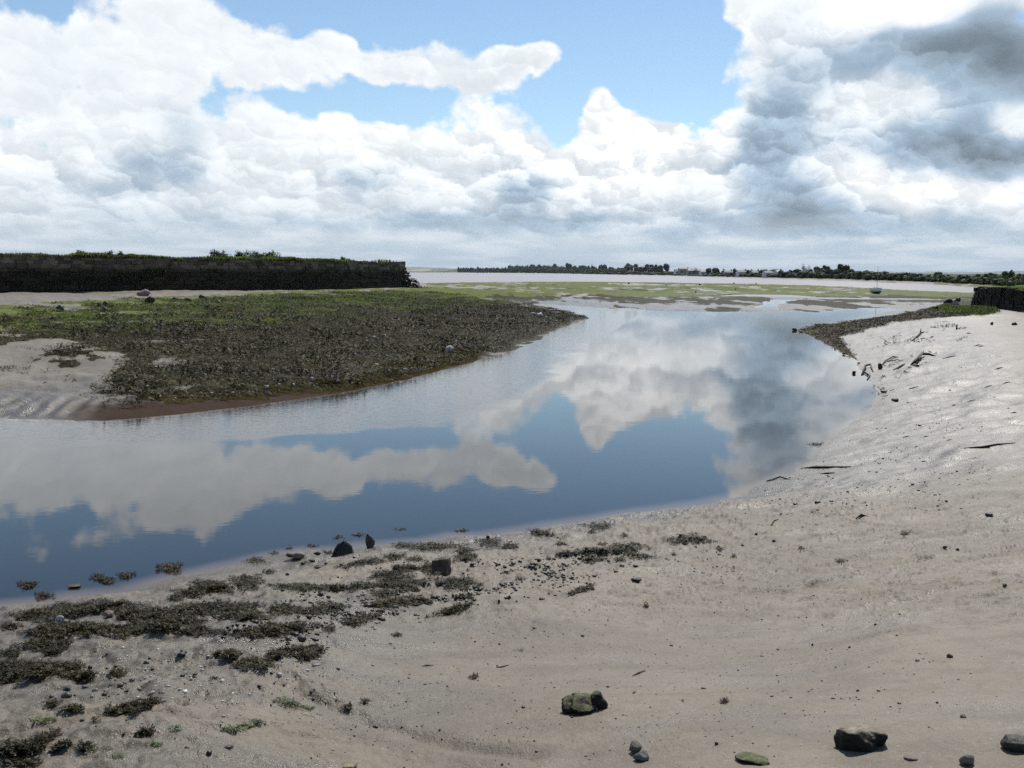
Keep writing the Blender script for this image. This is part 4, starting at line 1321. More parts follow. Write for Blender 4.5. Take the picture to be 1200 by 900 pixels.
def build_wood():
    branch([[(938, 549, 0, .9), (955, 549, 1.0, 1.9), (972, 548.5, 1.0, 1.7), (985, 548, .8, 1.2), (997, 547, .3, .6)]], 'long dark log lying at the water edge of the right beach', 'log', cat='log')
    branch([[(961, 555, 0, .6), (969, 555, .5, 1.3), (978, 554.5, .2, .7)]], 'short dark stick below the long log', 'stick')
    branch([[(898, 564, 0, .8), (906, 562.5, 1, 1.3), (914, 560.5, 2, 1.1), (926, 562, 0, .5)]], 'bent dark stick lying beside the water, left of the long log', 'stick')
    branch([[(1120, 527, 0, .5), (1138, 525, .5, 1.1), (1150, 524.5, .7, 1.5), (1168, 522.5, .5, 1.1), (1190, 519.5, 0, .4)], [(1150, 524.5, .5, .9), (1160, 526, .3, .5)]], 'long thin dark branch lying on the sand near the right photo edge', 'branch')
    branch([[(1068, 400, 0, .7), (1075, 395, 1, 1.1), (1079, 391, 1, 1.0), (1083, 390, .3, .6)], [(1078, 392, 0, 1.0), (1079, 391, 5, .7)]], 'forked snag with an upright stub on the upper right bank', 'snag')
    branch([[(1068, 428, 0, 1.5), (1074, 425, 3, 2.4), (1080, 419, 4, 2.0), (1088, 417, 2, 1.6), (1096, 418, 0, .8)], [(1074, 427, 0, 2.2), (1082, 420, 8, .6)], [(1071, 428, 0, 2), (1076, 430, 1, 1.7)]], 'big dark stump with a spike on the right bank', 'snag')
    branch([[(1030, 433, 0, .8), (1037, 425, 1.5, 1.1), (1046, 420, 1.5, 1.0), (1052, 419, 0, .6)], [(1040, 424, .5, .9), (1052, 422, .5, .5)]], 'curved weedy root left of the big dark stump', 'snag')
    branch([[(1047, 434, 0, 1.0), (1054, 431, 1, 1.5), (1060, 427, .4, .8)]], 'short dark log between the curved root and the big stump', 'log', cat='log')
    branch([[(1010, 440, 0, 1.3), (1014, 432, 3, 1.6), (1020, 430, 3, 1.2), (1023, 436, 0, .9)], [(1012, 436, 1, 1.2), (1019, 441, 1, 1.4), (1016, 446, 0, .8)]], 'tangled dark root standing at the waterline of the right bank', 'snag')
    branch([[(1121, 386, 0, 1.2), (1121, 386, 5.5, .7)]], 'short upright stake on the upper right bank', 'stake', cat='stake')
    branch([[(1003, 608, 0, .8), (1009, 606.5, .8, 1.2), (1017, 605.5, 0, .6)]], 'short dark stick on the right beach, above the smooth sand', 'stick')
    branch([[(903, 616, 0, .5), (907, 611, .6, .9), (912, 609, .2, .5)]], 'pale edged twig slanting on the lumpy mud', 'twig', cat='twig')
    branch([[(582, 782, .3, .8), (588, 781.5, .6, 1.1), (596, 779, .2, .8)]], 'short dark twig on smooth mud left of the weed covered rock', 'twig', cat='twig')
    branch([[(741, 792, 0, .7), (748, 789.5, .8, 1.5), (756, 786, .2, 1.0)]], 'stubby brown twig above and right of the weed covered rock', 'twig', cat='twig')
    branch([[(494, 781, 0, .6), (501, 780, .4, 1.2), (508, 780, 0, .6)]], 'tiny dark twig on smooth mud below the pebbles', 'twig', cat='twig')
    for k, (x, y, L, s) in enumerate([(1158, 453, 9, -3), (1179, 449, 9, -3), (1070, 455, 12, -3), (1145, 405, 8, -2), (1112, 419, 16, -4), (1170, 432, 10, -3), (1062, 512, 9, -2), (1085, 512, 6, -1), (1112, 516, 6, -2), (1082, 541, 6, 0), (1135, 391, 6, 0), (1150, 406, 7, -1), (1188, 484, 7, -2), (1118, 475, 5, -1), (1138, 470, 9, -3)]):
        branch([[(x - L / 2, y - s / 2, 0, .4), (x, y, .4, .9), (x + L / 2, y + s / 2, 0, .4)]], 'thin dark twig stranded on the glistening right bank', 'twig', cat='twig', group='twigs on the right bank')

# ------------------------------------------------------------------ quay walls
def along(path, s):
    seg = np.hypot(*np.diff(path, axis=0).T)
    cs = np.concatenate([[0], np.cumsum(seg)])
    return np.stack([np.interp(s, cs, path[:, 0]), np.interp(s, cs, path[:, 1])], -1), cs[-1]


def wall_blocks(path, z_top, course, stone_len, end_len, seed, notch=None, start_len=None, depth=0.45):
    """coursed rubble: returns the mesh of every stone of the face"""
    r = np.random.default_rng(seed)
    mb = MB()
    _, L = along(path, 0.0)
    z = z_top
    dip = lambda q: 0.13 * float(fbm(np.array([q * 0.22]), np.array([3.3]), 3, seed)[0])
    row = 0
    while z > -0.4:
        h = course * r.uniform(0.8, 1.2)
        t = (z_top - z)
        s = r.uniform(0, stone_len) + (start_len(t) if start_len else 0)
        e = end_len(t) + r.uniform(-0.3, 0.3)
        while s < e:
            l = min(stone_len * r.uniform(0.6, 1.5), e - s + 0.05)
            m, _ = along(path, s + l / 2)
            if not (notch and notch[0] < s + l / 2 < notch[1] and t < notch[2] * (1 - abs(2 * (s + l / 2 - notch[0]) / (notch[1] - notch[0]) - 1) ** 2) + 0.1):
                g = terrain_z(m[0], m[1])[0]
                if z > g - 0.35:
                    a, _ = along(path, s + 0.015); b, _ = along(path, s + l - 0.015)
                    d = (b - a) / (np.hypot(*(b - a)) + 1e-9)
                    n = np.array([d[1], -d[0]])
                    if n @ (-m) < 0:
                        n = -n
                    o = r.uniform(-0.05, 0.07)
                    dz = 0.0 if row else min(dip(s), 0.08) + r.uniform(-0.07, 0.05)
                    f0, f1, k0, k1 = a + n * o, b + n * (o + r.uniform(-.03, .03)), a - n * depth, b - n * depth
                    j = r.uniform(-0.02, 0.02, 4)
                    z0, z1 = z - h + 0.012, z + dz * (row == 0)
                    mb.add([(*f0, z0 + j[0]), (*f1, z0 + j[1]), (*k1, z0), (*k0, z0), (*f0, z1 + j[2]), (*f1, z1 + j[3]), (*k1, z1), (*k0, z1)],
                           [(3, 2, 1, 0), (4, 5, 6, 7), (0, 1, 5, 4), (1, 2, 6, 5), (2, 3, 7, 6), (3, 0, 4, 7)])
            s += l
        z -= h
        row += 1
    return mb


def inward(path):
    """unit normals that point away from the camera side"""
    d = np.gradient(path, axis=0)
    d /= np.hypot(d[:, 0], d[:, 1])[:, None]
    n = np.stack([-d[:, 1], d[:, 0]], 1)
    s = np.sign((n * path).sum(1))
    return n * s[:, None]


def core_mesh(path, z_top, thick, seed=1):
    n = inward(path)
    s = np.linspace(0, 1, 60)
    P, L = along(path, s * along(path, 0.0)[1])
    M = np.stack([np.interp(s, np.linspace(0, 1, len(n)), n[:, k]) for k in (0, 1)], 1)
    a, b = P + M * 0.25, P + M * thick
    v, f = [], []
    for p, q in zip(a, b):
        v += [(p[0], p[1], -0.5), (p[0], p[1], z_top), (q[0], q[1], z_top), (q[0], q[1], -0.5)]
    for i in range(len(a) - 1):
        for k in range(4):
            f.append((i * 4 + k, i * 4 + (k + 1) % 4, (i + 1) * 4 + (k + 1) % 4, (i + 1) * 4 + k))
    f += [(0, 1, 2, 3), tuple(len(v) - 4 + k for k in (3, 2, 1, 0))]
    return v, f


def blades(P, length, seed):
    """upright grass blades in tufts"""
    r = np.random.default_rng(seed)
    n = len(P)
    L = length * r.uniform(0.5, 1.3, n)
    az = r.uniform(0, 2 * math.pi, n)
    lean = r.normal(0, 0.35, n)
    w = L * r.uniform(0.10, 0.22, n)
    dx, dy = np.cos(az), np.sin(az)
    V = np.zeros((n, 4, 3))
    V[:, 0] = P + np.stack([-dx * w, -dy * w, 0 * w], 1)
    V[:, 1] = P + np.stack([dx * w, dy * w, 0 * w], 1)
    tip = np.stack([-dy * lean * L, dx * lean * L, L], 1)
    V[:, 2] = P + tip * 0.75 + np.stack([dx * w * .7, dy * w * .7, 0 * w], 1)
    V[:, 3] = P + tip
    F = np.arange(4 * n).reshape(n, 4)
    return V.reshape(-1, 3), F


def build_walls():
    r = np.random.default_rng(3)
    _, L = along(QUAY, 0.0)
    end = lambda t: L - 1.6 + 0.30 * max(t, 0) + 0.28 * max(t - 1.0, 0) ** 1.4
    s_n = np.interp(186, [100, 200], [along_s(QUAY, 3), along_s(QUAY, 4)])
    notch = (s_n - 2.0, s_n + 1.6, 1.5)
    base = (QUAY[4][0], QUAY[4][1], 1.3)
    q = empty('quay_wall', base)
    tag(q, 'long dark stone quay wall with grass along its top, on the far left bank', 'quay wall')
    mb = wall_blocks(QUAY, 4.40, 0.36, 0.95, end, 5, notch)
    off = np.array(base)
    def child(name, v, f, mat, smooth=False):
        me = py_mesh(name, np.asarray(v) - off, f, smooth) if not isinstance(f, np.ndarray) else mesh_from(name, np.asarray(v) - off, f, smooth)
        return link(name, me, mat, parent=q)
    child('stone_face', mb.v, mb.f, MAT['quay'])
    Qc, _ = along(QUAY, np.linspace(0, L - 2.6, 40))
    v, f = core_mesh(Qc, 4.25, 7.0)
    co = child('core', v, f, MAT['quay'])
    co.data.materials.append(MAT['turf'])
    for pl in co.data.polygons:
        pl.material_index = 1 if pl.normal.z > 0.9 else 0
    # grass along the top
    n = 60000
    s = r.uniform(0, L, n)
    d = np.where(r.uniform(0, 1, n) < 0.3, r.uniform(-0.12, 0.6, n), r.uniform(0, 1, n) ** 1.5 * 6.0)
    P2, _ = along(QUAY, s)
    nn = inward(QUAY)
    cs = np.array([along_s(QUAY, i) for i in range(len(QUAY))])
    M = np.stack([np.interp(s, cs, nn[:, k]) for k in (0, 1)], 1)
    d = np.nan_to_num(d, nan=0.0)
    P = np.concatenate([P2 + M * d[:, None], np.full((n, 1), 4.24)], 1)
    ppx, _ = project(P[:, 0], P[:, 1], P[:, 2])
    dens = np.where(ppx < 392, 1.0, np.where(ppx < 410, 0.35, 0.05)) * (s < L - 2.8)
    k = (r.uniform(0, 1, n) < dens) & ~((s > notch[0]) & (s < notch[1]) & (d < 0.35))
    lump = 0.45 + 0.65 * np.clip(fbm(s[k] * 0.30, d[k] * 0.4, 4, 9) + 0.35, 0, 1.3)
    V, F = blades(P[k], 0.31 * lump, 12)
    child('grass_top', V, F, MAT['grass'])
    # green slip in the broken coping
    n = 900
    u = r.uniform(0, 1, (n, 2))
    s = notch[0] + u[:, 0] * (notch[1] - notch[0])
    P2, _ = along(QUAY, s)
    M = np.stack([np.interp(s, cs, nn[:, k]) for k in (0, 1)], 1)
    P = np.concatenate([P2 + M * (u[:, 1:] * 1.4 - 0.1), (2.95 + u[:, 1:] * 1.1)], 1)
    V, F = blades(P, 0.22, 13)
    child('grass_slip', V, F, MAT['grass'])
    # rubble at the broken end
    mb = MB()
    e, _ = along(QUAY, L)
    for k in range(170):
        sz = r.uniform(0.3, 0.75)
        x, y = e[0] + r.uniform(-1.6, 2.3), e[1] + r.uniform(-2.2, 2.5)
        z = terrain_z(x, y)[0] + max(0, 2.3 - 1.05 * (x - e[0] + 1.0)) * r.uniform(0.0, 1)
        v, f = rock_shape(900 + k, (sz * 1.3, sz, sz * .8), sub=1)
        mb.add(v + np.array([x, y, z]), f)
    child('rubble', mb.v, mb.f, MAT['rock_dark'])

    # bushes that grow on it
    for k, (px, py, w, h, lab) in enumerate([(95, 300, 10, 6, 'low round bush on the quay wall, leftmost of the bushes there'), (127, 300, 10, 7.5, 'dark round bush on the quay wall, second from the left'), (141, 300, 7, 4.5, 'smallest low bush on the quay wall, beside the dark round one'),
                                             (257, 302, 19, 11, 'tallest spiky bush on the quay wall'), (284, 302, 15, 10, 'upright leafy bush on the quay wall just right of the tallest'), (309, 303, 34, 9, 'widest spreading bush on the quay wall'), (401, 307, 7, 6.5, 'last small bush on the quay wall where its grass ends')]):
        D = np.interp(px, [0, 100, 200, 300, 400, 440, 482], [79, 84.5, 90, 100, 111, 119, 128]) + 1.4
        p = at_depth(px, py, D)
        sc = D / F_PX
        b = empty('bush', (p[0], p[1], 4.1))
        tag(b, lab, 'bush')
        rr = np.random.default_rng(50 + k)
        n = int(60 * w)
        H = h * sc + (p[2] - 4.1) + 0.1
        lob = rr.uniform(-0.4, 0.4, (5, 2)) * w * sc
        pick = rr.integers(0, 5, n)
        dirs = rr.normal(size=(n, 3)); dirs /= np.linalg.norm(dirs, axis=1)[:, None]
        dirs[:, 2] = np.abs(dirs[:, 2])
        lh = rr.uniform(0.55, 1.0, 5)
        pts = np.stack([lob[pick, 0] + dirs[:, 0] * w * sc * 0.28, lob[pick, 1] + dirs[:, 1] * w * sc * 0.28, 0.05 + dirs[:, 2] * H * 0.8 * lh[pick]], 1) * rr.uniform(0.6, 1.08, (n, 1))
        V, F = fronds(pts, 0.22, 60 + k, tilt=(-0.5, 1.4))
        link('foliage', mesh_from('foliage', V, F), MAT['bush'], parent=b)
        mb = MB()
        for j in range(3):
            mb.tube([(0, 0, 0), (rr.normal(0, .1), rr.normal(0, .1), H * .4), (lob[j, 0] * .6, lob[j, 1] * .6, H * .75)], [0.05, 0.035, 0.015], 5, j)
        link('stem', mb.mesh('stem'), MAT['bark'], parent=b)

    # right hand wall
    _, LR = along(WALL_R, 0.0)
    base = (WALL_R[1][0], WALL_R[1][1], 1.2)
    off = np.array(base)
    q = empty('stone_wall', base)
    tag(q, 'low dark stone wall retaining the grassy ground at the right photo edge', 'stone wall')
    def child(name, v, f, mat, smooth=False):
        me = py_mesh(name, np.asarray(v) - off, f, smooth) if not isinstance(f, np.ndarray) else mesh_from(name, np.asarray(v) - off, f, smooth)
        return link(name, me, mat, parent=q)
    start = lambda t: 0.75 - 0.55 * max(t, 0)
    mb = wall_blocks(WALL_R, 2.33, 0.22, 0.5, lambda t: LR, 6, None, lambda t: max(0.0, 0.95 - 0.8 * t))
    child('stone_face', mb.v, mb.f, MAT['quay_low'])
    v, f = core_mesh(WALL_R + (WALL_R[-1] - WALL_R[0]) / LR * 1.0, 2.2, 1.2)
    child('core', v, f, MAT['quay_low'])
    n = 7000
    s = r.uniform(0.6, LR, n); d = r.uniform(0.2, 1, n) ** 1.3 * 7
    P2, _ = along(WALL_R, s)
    nn = inward(WALL_R); cs = np.array([along_s(WALL_R, i) for i in range(len(WALL_R))])
    M = np.stack([np.interp(s, cs, nn[:, k]) for k in (0, 1)], 1)
    P = np.concatenate([P2 + M * d[:, None], np.zeros((n, 1))], 1)
    P[:, 2] = np.maximum(terrain_z(P[:, 0], P[:, 1]), 2.18 * (d < 1.2)) - 0.02
    V, F = blades(P, 0.16, 14)
    child('grass_top', V, F, MAT['grass'])
    # grass of the mound in front of it
    poly = np.array([(1090, 362), (1110, 357), (1140, 355), (1160, 359), (1172, 366), (1150, 370), (1108, 368)], float)
    P = scatter_fronds(poly, 0.006, 0, 44)
    V, F = blades(P, 0.11, 15)
    o = link('grass', mesh_from('grass', V, F), MAT['mound'])
    o['kind'] = 'stuff'


def along_s(path, i):
    return float(np.hypot(*np.diff(path[:i + 1], axis=0).T).sum()) if i else 0.0


# ------------------------------------------------------------------ far shore
def shore_depth(px):
    y = np.interp(px, [p[0] for p in ESTUARY_FAR], [p[1] for p in ESTUARY_FAR])
    hy = 318.3 + (px - 600) * 0.0044
    y = max(y, hy + 1.3)
    return at_z(px, y)[1]


def crown_mesh(name, seed, style):
    """leaf sprays in lobes; unit crown: 1 wide, 1 high, foot at z = 0"""
    r = np.random.default_rng(seed)
    lobes = []
    nl = {'round': 7, 'tall': 8, 'spread': 10, 'thin': 8, 'low': 9}[style]
    for k in range(nl):
        a = r.uniform(0, 2 * math.pi)
        if style == 'round':
            c = (0.24 * math.cos(a), 0.24 * math.sin(a), r.uniform(0.42, 0.74)); s = r.uniform(0.20, 0.30)
        elif style == 'tall':
            c = (0.20 * math.cos(a), 0.2 * math.sin(a), 0.30 + 0.55 * k / nl); s = r.uniform(0.18, 0.26)
        elif style == 'spread':
            c = (0.36 * math.cos(a), 0.36 * math.sin(a), r.uniform(0.35, 0.80)); s = r.uniform(0.16, 0.24)
        elif style == 'thin':
            c = (0.33 * math.cos(a), 0.33 * math.sin(a), r.uniform(0.45, 0.86)); s = r.uniform(0.12, 0.19)
        else:
            c = (0.36 * math.cos(a), 0.36 * math.sin(a), r.uniform(0.16, 0.66)); s = r.uniform(0.22, 0.32)
        lobes.append((*c, s))
    lobes = np.array(lobes)
    if style in ('round', 'tall', 'spread'):
        lobes[:, 2] = 0.22 + (lobes[:, 2] - 0.3) * 1.02
    n = {'thin': 700}.get(style, 1700)
    pick = r.integers(0, nl, n)
    d = r.normal(size=(n, 3)); d /= np.linalg.norm(d, axis=1)[:, None]
    P = lobes[pick, :3] + d * lobes[pick, 3:] * r.uniform(0.60, 1.0, (n, 1)) * (1, 1, 0.85)
    P[:, 2] = np.clip(P[:, 2], 0.03, 0.97)
    V, F = fronds(P, 0.060, seed + 1, tilt=(-0.8, 1.0))
    if style != 'thin':       # dense inner boughs
        v, f = ICO[2]
        f = np.array([(a, b, c, c) for a, b, c in f])
        for k, L in enumerate(lobes):
            q = v * (1 + 0.22 * r.normal(size=(len(v), 1))) * L[3] * 0.72 + L[:3]
            F = np.vstack([F, f + len(V)]); V = np.vstack([V, q])
    # triangles of the boughs kept as quads with a doubled corner would be degenerate: split them off
    tri = F[:, 2] == F[:, 3]
    faces = [tuple(x) for x in F[~tri]] + [tuple(x[:3]) for x in F[tri]]
    return py_mesh(name, V, faces)


def trunk_mesh(seed, style):
    mb = MB()
    r = random.Random(seed)
    mb.tube([(0, 0, -0.05), (0.01, 0, 0.18), (0.02, 0.01, 0.40), (0, 0.02, 0.62)], [0.050, 0.040, 0.030, 0.012], 7, seed)
    for k in range(5):
        a = k * 2.4 + r.random()
        z = r.uniform(0.2, 0.42)
        mb.tube([(0.01, 0, z), (0.14 * math.cos(a), 0.14 * math.sin(a), z + 0.14), (0.28 * math.cos(a), 0.28 * math.sin(a), z + 0.30)], [0.022, 0.015, 0.006], 5, seed + k)
    return mb.mesh('trunk', True)


TREES = [  # column, top row, width, style, leaf, label (None: one of the belt)
    (624, 307.5, 7, 'round', 'tree_mid', 'small round tree, left of a pair on the skyline above the far hedges'), (631.5, 307.7, 5, 'round', 'tree_mid', 'small round tree, right of a pair on the skyline above the far hedges'),
    (640, 309.5, 11, 'low', 'tree_dark', None), (650.5, 306.8, 6, 'round', 'tree_mid', 'small round tree above the hedges, left of a taller lone one'), (657, 310.5, 13, 'low', 'tree_dark', None), (666.5, 305.6, 8, 'round', 'tree_mid', 'lone round headed tree standing tall above the left part of the far shore'),
    (682.5, 308.5, 6, 'round', 'tree_mid', 'small round tree standing in the pale green far field'), (692.5, 309.6, 8, 'spread', 'tree_dark', None), (706, 307.4, 11, 'round', 'tree_mid', 'medium round tree on the far shore midway along the hedges'),
    (716, 311.3, 7, 'low', 'tree_dark', None), (725, 311.2, 11, 'spread', 'tree_mid', None), (732, 312.5, 9, 'low', 'tree_dark', None),
    (740.5, 304.8, 16, 'spread', 'tree_mid', 'broad crowned tree, tallest of the far shore left of the houses'), (757, 307.5, 16, 'spread', 'tree_dark', 'dark wide tree just right of the tallest one on the far shore'), (772, 309, 14, 'round', 'tree_dark', 'dark round tree left of the houses, one of two touching'), (782.5, 306.8, 12, 'round', 'tree_dark', 'dark taller tree next to the houses at their left'),
    (814, 312, 8, 'thin', 'tree_mid', 'thin crowned tree behind the long pale shed'), (829, 312.6, 11, 'round', 'tree_dark', 'round tree behind the pale roofed house'), (839, 311.3, 10, 'round', 'tree_mid', 'pale green round tree right of the pale roofed house'), (847.5, 314.0, 6, 'tall', 'tree_dark', 'narrow dark tree standing among the far houses'),
    (861.5, 313.3, 6, 'tall', 'tree_dark', 'narrow dark tree between two white houses'), (873, 315.0, 8, 'low', 'tree_dark', None), (879, 315.0, 9, 'round', 'tree_dark', None), (895, 314.2, 11, 'low', 'tree_dark', None), (906, 313.6, 13, 'round', 'tree_mid', 'pale green tree behind the rightmost white house'),
    (920, 314.5, 12, 'low', 'tree_mid', None), (928, 314.4, 10, 'low', 'tree_light', None), (935, 313.2, 11, 'round', 'tree_mid', None), (945.5, 307.3, 13, 'thin', 'tree_mid', 'tall airy tree with sky showing through, right of the houses'), (956, 310, 12, 'round', 'tree_dark', None), (965, 309, 13, 'spread', 'tree_dark', 'dense dark tree right of the tall airy one'),
    (978, 314, 11, 'low', 'tree_dark', None), (991, 307.4, 18, 'spread', 'tree_dark', 'largest dark tree of the belt, domed over its neighbours'), (1004, 315.5, 10, 'round', 'tree_mid', None), (1013, 315, 11, 'low', 'tree_mid', None), (1020, 316, 9, 'low', 'tree_dark', None), (1028, 316.6, 11, 'round', 'tree_mid', None), (1040, 316.3, 14, 'round', 'tree_dark', None),
    (1049, 318.4, 9, 'low', 'tree_dark', None), (1058, 318.7, 11, 'round', 'tree_dark', None), (1066, 320, 9, 'low', 'tree_mid', None), (1075, 319.1, 15, 'round', 'tree_dark', None), (1085, 321, 12, 'low', 'tree_mid', None), (1092, 321.4, 12, 'low', 'tree_mid', None), (1099.5, 316.0, 10, 'round', 'tree_mid', 'single rounded tree standing above the low bushes left of the right wall'), (1107, 320.6, 12, 'low', 'tree_light', None),
    (1116, 322, 13, 'low', 'tree_mid', None), (1126, 322, 13, 'low', 'tree_light', None), (1137, 321, 13, 'low', 'tree_mid', None), (1149, 319, 16, 'spread', 'tree_dark', 'dark spreading tree behind the left end of the right wall'), (1160, 318.2, 14, 'spread', 'tree_dark', None), (1170, 321, 12, 'low', 'tree_dark', None), (1181, 315.2, 16, 'round', 'tree_dark', 'tall dark tree above the right wall near the photo edge'), (1194, 318.6, 15, 'spread', 'tree_dark', None), (1210, 317.5, 16, 'spread', 'tree_dark', None),
    (970, 313.5, 10, 'low', 'tree_dark', None), (1000, 313, 11, 'low', 'tree_dark', None), (1034, 318.5, 9, 'low', 'tree_dark', None), (1165, 320, 12, 'low', 'tree_dark', None), (950, 313, 10, 'low', 'tree_mid', None), (984, 313, 10, 'low', 'tree_dark', None), (749, 311, 10, 'low', 'tree_dark', None), (765, 311, 10, 'low', 'tree_dark', None),
]


def build_far_shore():
    r = np.random.default_rng(9)
    CR, TR = {}, {}
    for st in ('round', 'tall', 'spread', 'thin', 'low'):
        for lf in ('tree_dark', 'tree_mid', 'tree_light'):
            for v in range(2):
                me = crown_mesh('crown', (hash2(np.array([ord(st[0])]), np.array([ord(lf[5]) + 7 * v]), 3)[0] * 9999).astype(int) + v, st)
                me.materials.append(MAT[lf])
                CR[st, lf, v] = me
    for v in range(3):
        TR[v] = trunk_mesh(70 + v, 'x')
        TR[v].materials.append(MAT['bark'])
    for k, (px, top, w, st, lf, lab) in enumerate(TREES):
        D = shore_depth(px) + 38 + r.uniform(0, 25) + (0 if px > 800 else 60 if px > 690 else 220)
        x = at_depth(px, 318, D)[0]
        g = float(terrain_z(x, D)[0])
        zt = at_depth(px, top, D)[2]
        H = max(zt - g, 1.5) * 1.04
        W = w * D / F_PX * 1.08
        t = empty('tree', (x, D, g), r.uniform(0, 6), (W, W, H))
        tag(t, lab or 'bushy tree packed into the belt along the far shore', 'tree', 'trees of the far shore')
        c = bpy.data.objects.new('crown', CR[st, lf, k % 2]); COL.objects.link(c); c.parent = t
        u = bpy.data.objects.new('trunk', TR[k % 3]); COL.objects.link(u); u.parent = t
    # bushes along the foot of the belt
    for k, px in enumerate(np.concatenate([np.arange(925, 1215, 5.5), np.arange(690, 790, 7), np.arange(792, 840, 5), np.arange(840, 928, 6.5)])):
        D = shore_depth(px) + np.interp(px, [690, 900, 1000, 1200], [45, 40, 32, 20]) + r.uniform(0, 5)
        x = at_depth(px, 318, D)[0]
        g = float(terrain_z(x, D)[0])
        fac = (0.55 if 791 < px < 839 else 1.0) * np.interp(px, [690, 900, 940, 1000, 1060, 1140, 1200], [4.2, 6.0, 11.5, 12.5, 10.5, 11.5, 13.0])
        H = fac * r.uniform(0.7, 1.15) * D / F_PX
        W = r.uniform(12, 18) * D / F_PX
        t = empty('bush', (x, D, g - 0.1), r.uniform(0, 6), (W, W, H))
        tag(t, 'low bush at the foot of the far shore trees', 'bush', 'bushes under the far trees')
        c = bpy.data.objects.new('foliage', CR['low', ('tree_dark', 'tree_dark', 'tree_mid')[k % 3], k % 2]); COL.objects.link(c); c.parent = t
    # hedges of the far fields, on the left
    for (x0, x1, foot, h, lab) in [(537, 640, 317.9, 4.6, 'long dark hedge along the water of the far shore, left of the trees'), (596, 700, 312.6, 1.8, 'thin hedge on the skyline behind the pale green field'), (640, 735, 319.2, 4.5, 'dark hedge beneath the round trees of the far shore')]:
        pts, mb = [], MB()
        for px in np.arange(x0, x1, 0.9 if foot > 315 else 1.6):
            D = shore_depth(px) + (25 if foot > 315 else 620)
            x = at_depth(px, 318, D)[0]
            g = float(terrain_z(x, D)[0])
            hh = max((at_depth(px, foot - h, D)[2] - g) * r.uniform(0.92, 1.05), 2.2)
            wdt = 1.3 * D / F_PX
            v, f = ICO[1]
            n = 1 + 0.25 * r.normal(size=(len(v), 1))
            mb.add(v * n * np.array([wdt, 4.0, hh * 0.5]) + np.array([x, D + 3, g + hh * 0.45]), f)
            m = 26
            d = r.normal(size=(m, 3)); d /= np.linalg.norm(d, axis=1)[:, None]
            pts.append(d * np.array([wdt, 4.0, hh * 0.5]) + np.array([x, D + 3, g + hh * 0.48]))
        P = np.vstack(pts)
        V, F = fronds(P, 1.5 if foot > 315 else 2.0, 5, tilt=(-0.4, 1.2))
        mb.add(V, [tuple(q) for q in F])
        V = np.array(mb.v)
        c = np.array([P[:, 0].mean(), P[:, 1].mean(), P[:, 2].min()])
        o = link('hedge', py_mesh('hedge', V - c, mb.f), MAT['tree_dark'], loc=c)
        tag(o, lab, 'hedge')


def flat_mat(name, c, rough=0.7):
    m, b = new_mat(name)
    N.put(b.inputs['Base Color'], mix(noise(objco(), 1.2, 4, 0.6), tuple(x * 0.82 for x in c), tuple(min(1, x * 1.12) for x in c)))
    b.inputs['Roughness'].default_value = rough
    return m


